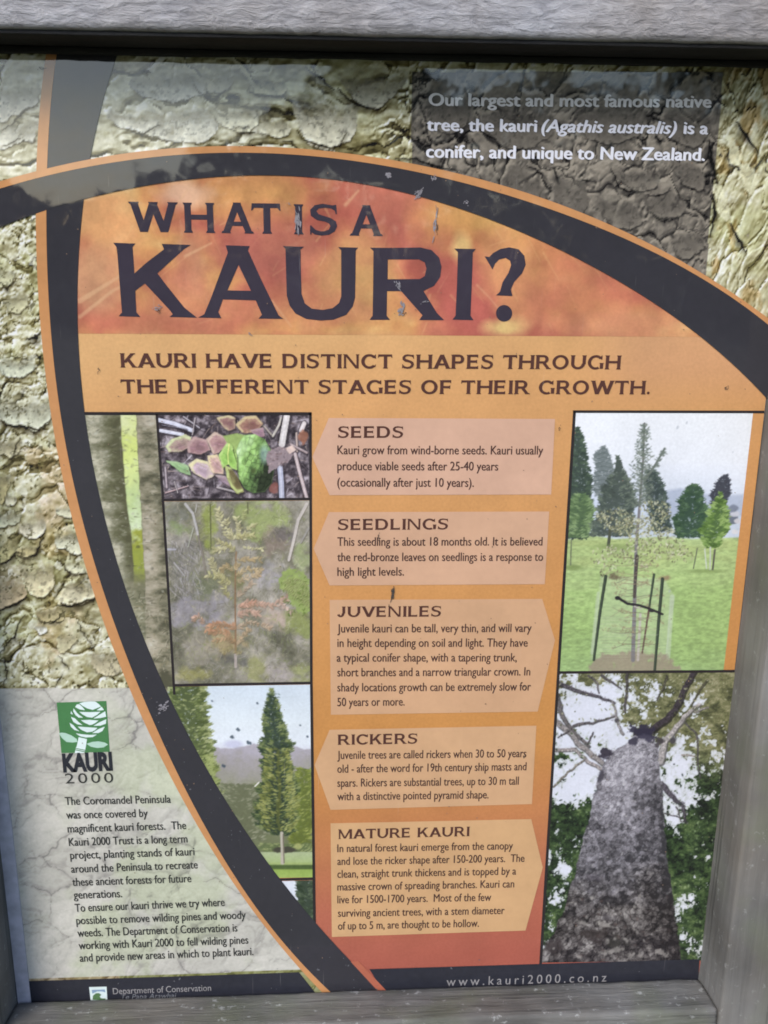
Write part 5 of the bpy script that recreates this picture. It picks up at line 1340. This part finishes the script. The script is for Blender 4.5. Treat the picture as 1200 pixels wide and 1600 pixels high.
q1, q2 = zz(160, 360, 3.5294), zz(490, 360, 3.5294)
for pl in ([(60, 68), (183, 72), (167, 92), (172, 160), (177, 240), (182, 330), (188, 450), (210, 477), (90, 473), (108, 452), (100, 350), (90, 220), (84, 140), (78, 92)],
           [(172, 242), (240, 180), (340, 104), (328, 74), (488, 80), (452, 102), (302, 238), (236, 292), (180, 334)],
           [(232, 290), (304, 236), (352, 300), (452, 425), (522, 481), (370, 477), (388, 462), (374, 442), (300, 362)],
           [(680, 82), (746, 84), (752, 188), (690, 330), (665, 380), (640, 450), (657, 484), (528, 480), (562, 462), (600, 370), (692, 122)],
           [(744, 84), (813, 86), (803, 110), (880, 280), (972, 468), (999, 488), (860, 486), (880, 465), (845, 385), (818, 330), (749, 186)],
           [(678, 330), (828, 333), (852, 386), (658, 380)]):
    k.poly(q1(*pl), 4)
for pl in ([(-170, 86), (-155, 102), (-152, 230), (-148, 360), (-132, 415), (-100, 458), (-40, 488), (40, 497), (110, 492), (180, 465), (215, 420), (229, 370), (231, 240), (232, 112), (246, 95), (135, 92), (152, 110), (152, 240), (152, 365), (140, 400), (105, 428), (50, 438), (-10, 431), (-48, 402), (-66, 350), (-70, 230), (-72, 106), (-53, 90)],
           [(310, 95), (412, 96), (409, 160), (408, 270), (405, 335), (403, 470), (422, 493), (308, 493), (325, 470), (328, 300), (330, 114)],
           [(400, 96), (590, 94), (650, 108), (692, 150), (705, 200), (698, 255), (665, 305), (605, 334), (400, 335), (400, 269), (585, 268), (612, 252), (622, 210), (612, 176), (580, 160), (400, 160)],
           [(468, 318), (600, 325), (625, 365), (680, 455), (720, 495), (582, 494), (600, 468), (540, 400)],
           [(775, 100), (895, 102), (878, 122), (872, 300), (865, 470), (882, 495), (765, 492), (782, 470), (790, 300), (795, 120)],
           [(943, 143), (968, 146), (990, 124), (1030, 102), (1080, 93), (1130, 104), (1162, 140), (1169, 190), (1150, 235), (1105, 285), (1088, 325), (1097, 362), (1005, 358), (1027, 338), (1042, 285), (1075, 232), (1089, 190), (1082, 166), (1058, 152), (1022, 160), (1000, 184), (986, 216)],
           arc(1050, 457, 45, 46, 0, 360, 28)[:-1]):
    k.poly(q2(*pl), 4)
k.build('title_lettering', M_TITLE, board, True)

text_part('introduction_lettering', [('Our largest and most famous native', (670, 165), (1110, 168), 19, .03)], M_FADED, board, 3, top=True)
text_part('introduction_lettering', [('tree, the kauri', (667, 204), (838, 206), 19, .03), ('(Agathis australis)', (846, 206), (1056, 209), 19, .026, .22), ('is a', (1068, 209), (1105, 209.6), 19, .03),
          ('conifer, and unique to New Zealand.', (666, 246), (1100, 251), 19.5, .03)], M_WHITE, board, 3, top=True)

CAPS = [
 ('seeds', (217, 172, 145), [(488, 714), (514, 653), (867, 654.5), (861, 772.5), (515, 773.5)], ('SEEDS', (528, 684), (630, 684), 18),
  [('Kauri grow from wind-borne seeds. Kauri usually', (527, 709.5), (848, 710)), ('produce viable seeds after 25-40 years', (527, 734.5), (778, 735)), ('(occasionally after just 10 years).', (527, 760), (740, 760.5))], 13.6),
 ('seedlings', (215, 169, 136), [(490, 857), (514, 800), (858, 799), (851, 912.5), (515, 914.5)], ('SEEDLINGS', (528, 828), (700, 827), 17),
  [('This seedling is about 18 months old. It is believed', (527, 852.5), (847, 852)), ('the red-bronze leaves on seedlings is a response to', (527, 876.5), (848, 876)), ('high light levels.', (527, 899.5), (631, 899))], 13.2),
 ('juveniles', (213, 166, 126), [(515, 937), (847, 935.5), (867, 1000), (840, 1111.5), (517, 1116.5)], ('JUVENILES', (527, 964), (689, 963), 16.5),
  [('Juvenile kauri can be tall, very thin, and will vary', (527, 988), (830, 987)), ('in height depending on soil and light. They have', (527, 1010.5), (824, 1010)), ('a typical conifer shape, with a tapering trunk,', (526, 1033.5), (807, 1033)),
   ('short branches and a narrow triangular crown. In', (527, 1056.5), (828, 1055)), ('shady locations growth can be extremely slow for', (527, 1080), (829, 1078.5)), ('50 years or more.', (527, 1103), (632, 1102))], 13),
 ('rickers', (213, 167, 124), [(491.5, 1195), (515, 1140), (838, 1133.5), (831, 1256), (516.5, 1265)], ('RICKERS', (528, 1163.5), (652, 1161.5), 16),
  [('Juvenile trees are called rickers when 30 to 50 years', (527, 1185.5), (822, 1182.5)), ('old - after the word for 19th century ship masts and', (527, 1207), (822, 1203)), ('spars. Rickers are substantial trees, up to 30 m tall', (527, 1229), (810, 1225.5)), ('with a distinctive pointed pyramid shape.', (527, 1250), (763, 1247))], 12.6),
 ('mature kauri', (215, 169, 120), [(516.5, 1286), (830, 1279.5), (848, 1355), (821, 1453.5), (518.5, 1463.5)], ('MATURE KAURI', (529, 1310.5), (733, 1306), 15),
  [('In natural forest kauri emerge from the canopy', (527, 1331), (801, 1326.5)), ('and lose the ricker shape after 150-200 years.  The', (527, 1351), (819, 1346)), ('clean, straight trunk thickens and is topped by a', (527, 1371), (806, 1366)),
   ('massive crown of spreading branches. Kauri can', (527, 1391), (803, 1386)), ('live for 1500-1700 years.  Most of the few', (527, 1411), (767, 1407)), ('surviving ancient trees, with a stem diameter', (528, 1432), (788, 1427.5)), ('of up to 5 m, are thought to be hollow.', (528, 1452), (748, 1447.5))], 12),
]
for nm, colr, shape, head, lines, cap in CAPS:
    k = Ink(); k.poly(shape, 3.5)
    bxo = k.build('caption_box', ink_mat('caption_ink', colr, 0.05), board, True)
    bxo['label'] = 'pale pointed caption box about ' + nm
    h = Ink(); wide_line(h, head[0], head[1], head[2], head[3], 4.5)
    h.build('heading', M_BROWN, bxo)
    text_part('paragraph', [(t_, a, c, cap) for t_, a, c in lines], M_TEXT, bxo, 4.5, bold=0.018)

text_part('trust_paragraph', [(t_, a, c, 12.4) for t_, a, c in (
    ('The Coromandel Peninsula', (102, 1257.5), (267, 1254)), ('was once covered by', (104, 1279), (231, 1276)), ('magnificent kauri forests.  The', (106, 1300.5), (291, 1295)), ('Kauri 2000 Trust is a long term', (108, 1321.5), (293, 1316)),
    ('project, planting stands of kauri', (110, 1342), (304, 1336)), ('around the Peninsula to recreate', (111.5, 1363.5), (309, 1356.5)), ('these ancient forests for future', (113.5, 1384), (299, 1378)), ('generations.', (115.5, 1404), (191, 1401.5)),
    ('To ensure our kauri thrive we try where', (117.5, 1424.5), (351, 1415)), ('possible to remove wilding pines and woody', (119.5, 1444), (384, 1435)), ('weeds. The Department of Conservation is', (121.5, 1463.5), (371, 1455)),
    ('working with Kauri 2000 to fell wilding pines', (123.5, 1483), (388, 1474)), ('and provide new areas in which to plant kauri.', (125, 1502.5), (396, 1492)))], M_DARKTEXT, board, 3, bold=0.02, top=True)

# the trust's emblem: a white cone on green, its name and year under it
q = zz(80, 1080, 10)
k = Ink(); k.poly(q((85, 175), (862, 150), (915, 945), (160, 965)), 2); emb = k.build('tree_cone_emblem', M_GREEN, board, True)
k = Ink()
for pl in ([(440, 185), (520, 165), (610, 158), (690, 160), (740, 195), (780, 235), (650, 290), (560, 265), (490, 225)], [(400, 205), (440, 200), (490, 245), (530, 295), (440, 280), (375, 245)], [(790, 240), (825, 290), (770, 298), (710, 295)],
           [(440, 320), (600, 325), (770, 318), (720, 365), (640, 410), (560, 400), (490, 360)], [(350, 265), (400, 330), (440, 370), (500, 410), (430, 410), (380, 370), (345, 310)], [(312, 305), (342, 360), (306, 350)], [(845, 310), (860, 395), (780, 415), (660, 425), (780, 350)],
           [(465, 450), (600, 445), (740, 455), (690, 495), (640, 520), (600, 525), (520, 490)], [(310, 400), (370, 420), (430, 480), (490, 525), (410, 515), (350, 480)], [(862, 435), (855, 505), (770, 535), (660, 540), (760, 480)],
           [(415, 550), (560, 560), (725, 570), (680, 610), (640, 630), (560, 640), (470, 600)], [(288, 490), (350, 530), (400, 590), (445, 625), (360, 600), (308, 550)], [(840, 550), (800, 620), (740, 650), (640, 652), (740, 590)],
           [(385, 655), (480, 670), (600, 680), (715, 675), (650, 715), (540, 720), (450, 700)], [(430, 715), (560, 745), (545, 850), (532, 914), (385, 884), (400, 860)], [(383, 896), (529, 926), (527, 938), (380, 906)], [(377, 920), (524, 950), (520, 962), (370, 965)]):
    k.poly(q(*pl), 2.6)
k.build('cone_shape', M_LOGOWHITE, emb)
k = Ink()
for pl in ([(120, 655), (160, 645), (220, 650), (320, 690), (400, 745), (410, 790), (330, 800), (240, 790), (170, 730)], [(555, 820), (640, 790), (740, 780), (840, 800), (890, 830), (820, 875), (720, 885), (620, 865)]): k.poly(q(*pl), 2.6)
k.build('leaf_shape', M_LEAF, emb)
text_part('trust_name_lettering', [('KAURI', (99, 1205), (176.5, 1202), 26, .052)], M_BLACK, board, 3, top=True)
text_part('trust_year_lettering', [('2000', (102.5, 1224), (177.5, 1222.4), 15.5, -.004)], M_DARKTEXT, board, 3, top=True, spacing=1.25)
text_part('web_address_lettering', [('www.kauri2000.co.nz', (697.5, 1540), (947, 1533), 13.5, 0.0)], M_FOOTTEXT, board, 5, top=True, spacing=1.45)
text_part('footer_lettering', [('Department of Conservation', (177, 1552.8), (330, 1547.3), 9.5, .0)], M_FOOTTEXT, board, 5, top=True)
text_part('footer_lettering', [('Te Papa Atawhai', (190, 1561.2), (276, 1558.6), 8, 0.0, .25)], M_WORNTEXT, board, 5, top=True)
k = Ink(); k.poly([(139.5, 1541.6), (166.7, 1541), (168, 1563), (142, 1564.5)], 4.6); emb = k.build('landscape_emblem', M_LOGOWHITE, board, True)
k = Ink(); k.poly([(143.5, 1546), (164, 1545.2), (165, 1550), (160, 1548.5), (152, 1548.4), (144.5, 1552)], 5.2); k.build('sky_shape', M_BLUE, emb)
k = Ink(); k.poly([(145, 1561.5), (145.5, 1555), (150, 1551.2), (155, 1551), (158.5, 1553.5), (156, 1556.5), (158, 1559), (165, 1559.5), (165.4, 1562)], 5.4); k.build('hill_shape', M_EMGREEN, emb)

# ---------------------------------------------------------------- chips, scratches and grime on the laminate
rr = random.Random(11)
def chip(ink, x, y, rx, ry, ang, layer):
    n = 9; P = []
    for i in range(n):
        a = 2 * math.pi * i / n; r = rr.uniform(.6, 1.15)
        u, v = rx * r * math.cos(a), ry * r * math.sin(a)
        P.append((x + u * math.cos(ang) - v * math.sin(ang), y + u * math.sin(ang) + v * math.cos(ang)))
    ink.poly(P, layer)
def scuff(x, y, rx, ry, an, n, layer, mat):
    """A flaked spot: a ragged cluster of slivers along one direction."""
    k = Ink()
    for _ in range(n * 2):
        u, v = rr.gauss(0, .40) * rx, rr.gauss(0, .42) * ry
        xx_, yy_ = x + u * math.cos(an) - v * math.sin(an), y + u * math.sin(an) + v * math.cos(an)
        chip(k, xx_, yy_, max(rx * rr.uniform(.10, .32), .5), max(ry * rr.uniform(.10, .32), .5), an + rr.uniform(-.3, .3), layer + rr.uniform(0, .3))
    k.build('chip', mat, board, True)
for (x, y, rx, ry, an, n) in ((465, 344, 4.5, 20, 0, 16), (680, 350, 2.4, 26, .12, 12), (655, 302, 4, 13, .6, 12), (651, 300, 8, 3, -.4, 6), (628, 483, 6, 12, .2, 14), (622, 445, 4, 11, -.4, 9), (665, 471, 8, 2, -.3, 6), (246, 481, 7, 4, 0, 8), (391, 522, 5, 2.5, .6, 5), (254, 1105, 11, 6, -.4, 12), (607, 274, 9, 5, .1, 9), (729, 316, 6, 4, .3, 6), (676, 279, 6, 5, 0, 6), (451, 318, 3, 3, 0, 4)):
    scuff(x, y, rx, ry, an, n, 9.0, M_CHIP)
for (x, y, rx, ry, an, n) in ((613, 926, 3.4, 17, .15, 12), (1134, 606, 3.5, 3.5, 0, 6), (154, 578, 2.4, 6, 0, 5), (249, 486, 3, 4, .2, 5), (683, 356, 1.6, 12, .1, 5), (592, 840, 1.8, 7, 0, 4), (66, 107, 6, 3, 0, 6), (228, 112, 8, 4, .2, 7), (874, 668, 2, 4, .3, 4), (632, 490, 3, 4, 0, 5), (820, 1073, 5, 4, .2, 4), (818, 1181, 3, 5, .2, 4)):
    scuff(x, y, rx, ry, an, n, 9.4, M_CHIPDARK)
k = Ink(); kd = Ink()
for i in range(80):                                   # dust and lichen spots, thickest low on the dark band
    t_ = rr.random() ** .5
    y = 600 + 950 * t_; x = rr.uniform(f_or_r(y) + 4, f_dk_r(y) - 4)
    if rr.random() < .25: x = rr.uniform(60, 1090); y = rr.uniform(1495, 1545)
    r = rr.uniform(.4, 1.0) * (1.7 if rr.random() < .12 else 1)
    chip(k, x, y, r * rr.uniform(.8, 1.8), r, rr.uniform(0, 3), 9.4)
for i in range(260):
    x, y = rr.uniform(100, 1180), rr.uniform(110, 1500); r = rr.uniform(.35, 1.0)
    chip(kd, x, y, r * rr.uniform(.8, 1.8), r, rr.uniform(0, 3), 9.4)
tag(k.build('pale_dust', ink_mat('dust_pale', (98, 99, 106), .3), board, True), kind='stuff')
tag(kd.build('dark_grime', ink_mat('dust_dark', (138, 112, 92), .4), board, True), kind='stuff')

# ---------------------------------------------------------------- what the laminate mirrors: ground and the woods behind the photographer
mt, nt, b = new_mat('leaf_litter')
nz = nt.nodes.new('ShaderNodeTexNoise'); nz.inputs['Scale'].default_value = 6.0; nz.inputs['Detail'].default_value = 8.0
rp = nt.nodes.new('ShaderNodeValToRGB')
rp.color_ramp.elements[0].color = (0.035, 0.04, 0.02, 1); rp.color_ramp.elements[1].color = (0.11, 0.11, 0.06, 1)
tc = nt.nodes.new('ShaderNodeTexCoord'); nt.links.new(tc.outputs['Object'], nz.inputs['Vector'])
nt.links.new(nz.outputs['Fac'], rp.inputs['Fac']); nt.links.new(rp.outputs['Color'], b.inputs['Base Color']); b.inputs['Roughness'].default_value = 1.0
g = link('ground', mesh_np('ground', [(-150, -150, 0), (150, -150, 0), (150, 150, 0), (-150, 150, 0)], [(0, 1, 2, 3)]), mt)
tag(g, 'dark leaf litter ground under the frame posts', 'ground', kind='structure')

mt, nt, b = new_mat('foliage')
oi = nt.nodes.new('ShaderNodeTexNoise'); oi.inputs['Scale'].default_value = 0.8
tc = nt.nodes.new('ShaderNodeTexCoord'); nt.links.new(tc.outputs['Object'], oi.inputs['Vector'])
rp = nt.nodes.new('ShaderNodeValToRGB')
rp.color_ramp.elements[0].color = (0.03, 0.045, 0.02, 1); rp.color_ramp.elements[1].color = (0.08, 0.10, 0.04, 1)
nt.links.new(oi.outputs['Fac'], rp.inputs['Fac']); nt.links.new(rp.outputs['Color'], b.inputs['Base Color']); b.inputs['Roughness'].default_value = 0.9
rng = np.random.RandomState(9)
V, F = [], []
YW = -19.0
DIST = 20.0                                            # from the mirrored eye, one metre behind the board
def skyline(u):
    """Height of the tree tops over eye level as a slope, by direction across the board."""
    return np.interp(u, [-1.6, -.7, -.5, -.40, -.345, -.325, -.305, -.29, -.26, -.22, -.19, -.175, -.15, -.13, -.10, -.075, -.05, -.02, .0, .03, .05, .07, .09, .2, .30, .37, .41, .6, 1.6],
                     [.35, .30, .12, .060, .058, .056, .047, .040, .036, .037, .044, .060, .052, .080, .078, .095, .105, .125, .15, .19, .24, .19, .135, .140, .132, .15, .34, .36, .36])
us = np.linspace(-1.5, 1.5, 1200)
ts = skyline(us) * (1 + .06 * np.sin(us * 97) + .05 * np.sin(us * 211 + 1) + .05 * np.sin(us * 431))
area = np.cumsum(ts * DIST + EYE); area /= area[-1]
N_ = 48000
pick = np.interp(rng.rand(N_), area, us)
for i_ in range(N_):
    u = pick[i_]
    h_ = np.interp(u, us, ts) * DIST
    z_ = h_ - (h_ + EYE) * rng.rand() ** 1.25
    x, y, z = u * DIST, YW + rng.uniform(-1.6, 1.6), EYE + z_
    s = rng.uniform(.10, .30)
    a, c_ = rng.normal(size=3), rng.normal(size=3)
    a /= np.linalg.norm(a); c_ -= a * (a @ c_); c_ /= np.linalg.norm(c_)
    i0 = len(V); p0 = np.array([x, y, z])
    V += [p0 + a * s, p0 + c_ * s * .6, p0 - a * s, p0 - c_ * s * .6]
    F.append((i0, i0 + 1, i0 + 2, i0 + 3))
w = link('woods', mesh_np('woods', np.array(V), np.array(F)), mt)
tag(w, 'dark far-off wood that shows only as a reflection in the glossy board', 'woods', kind='stuff')
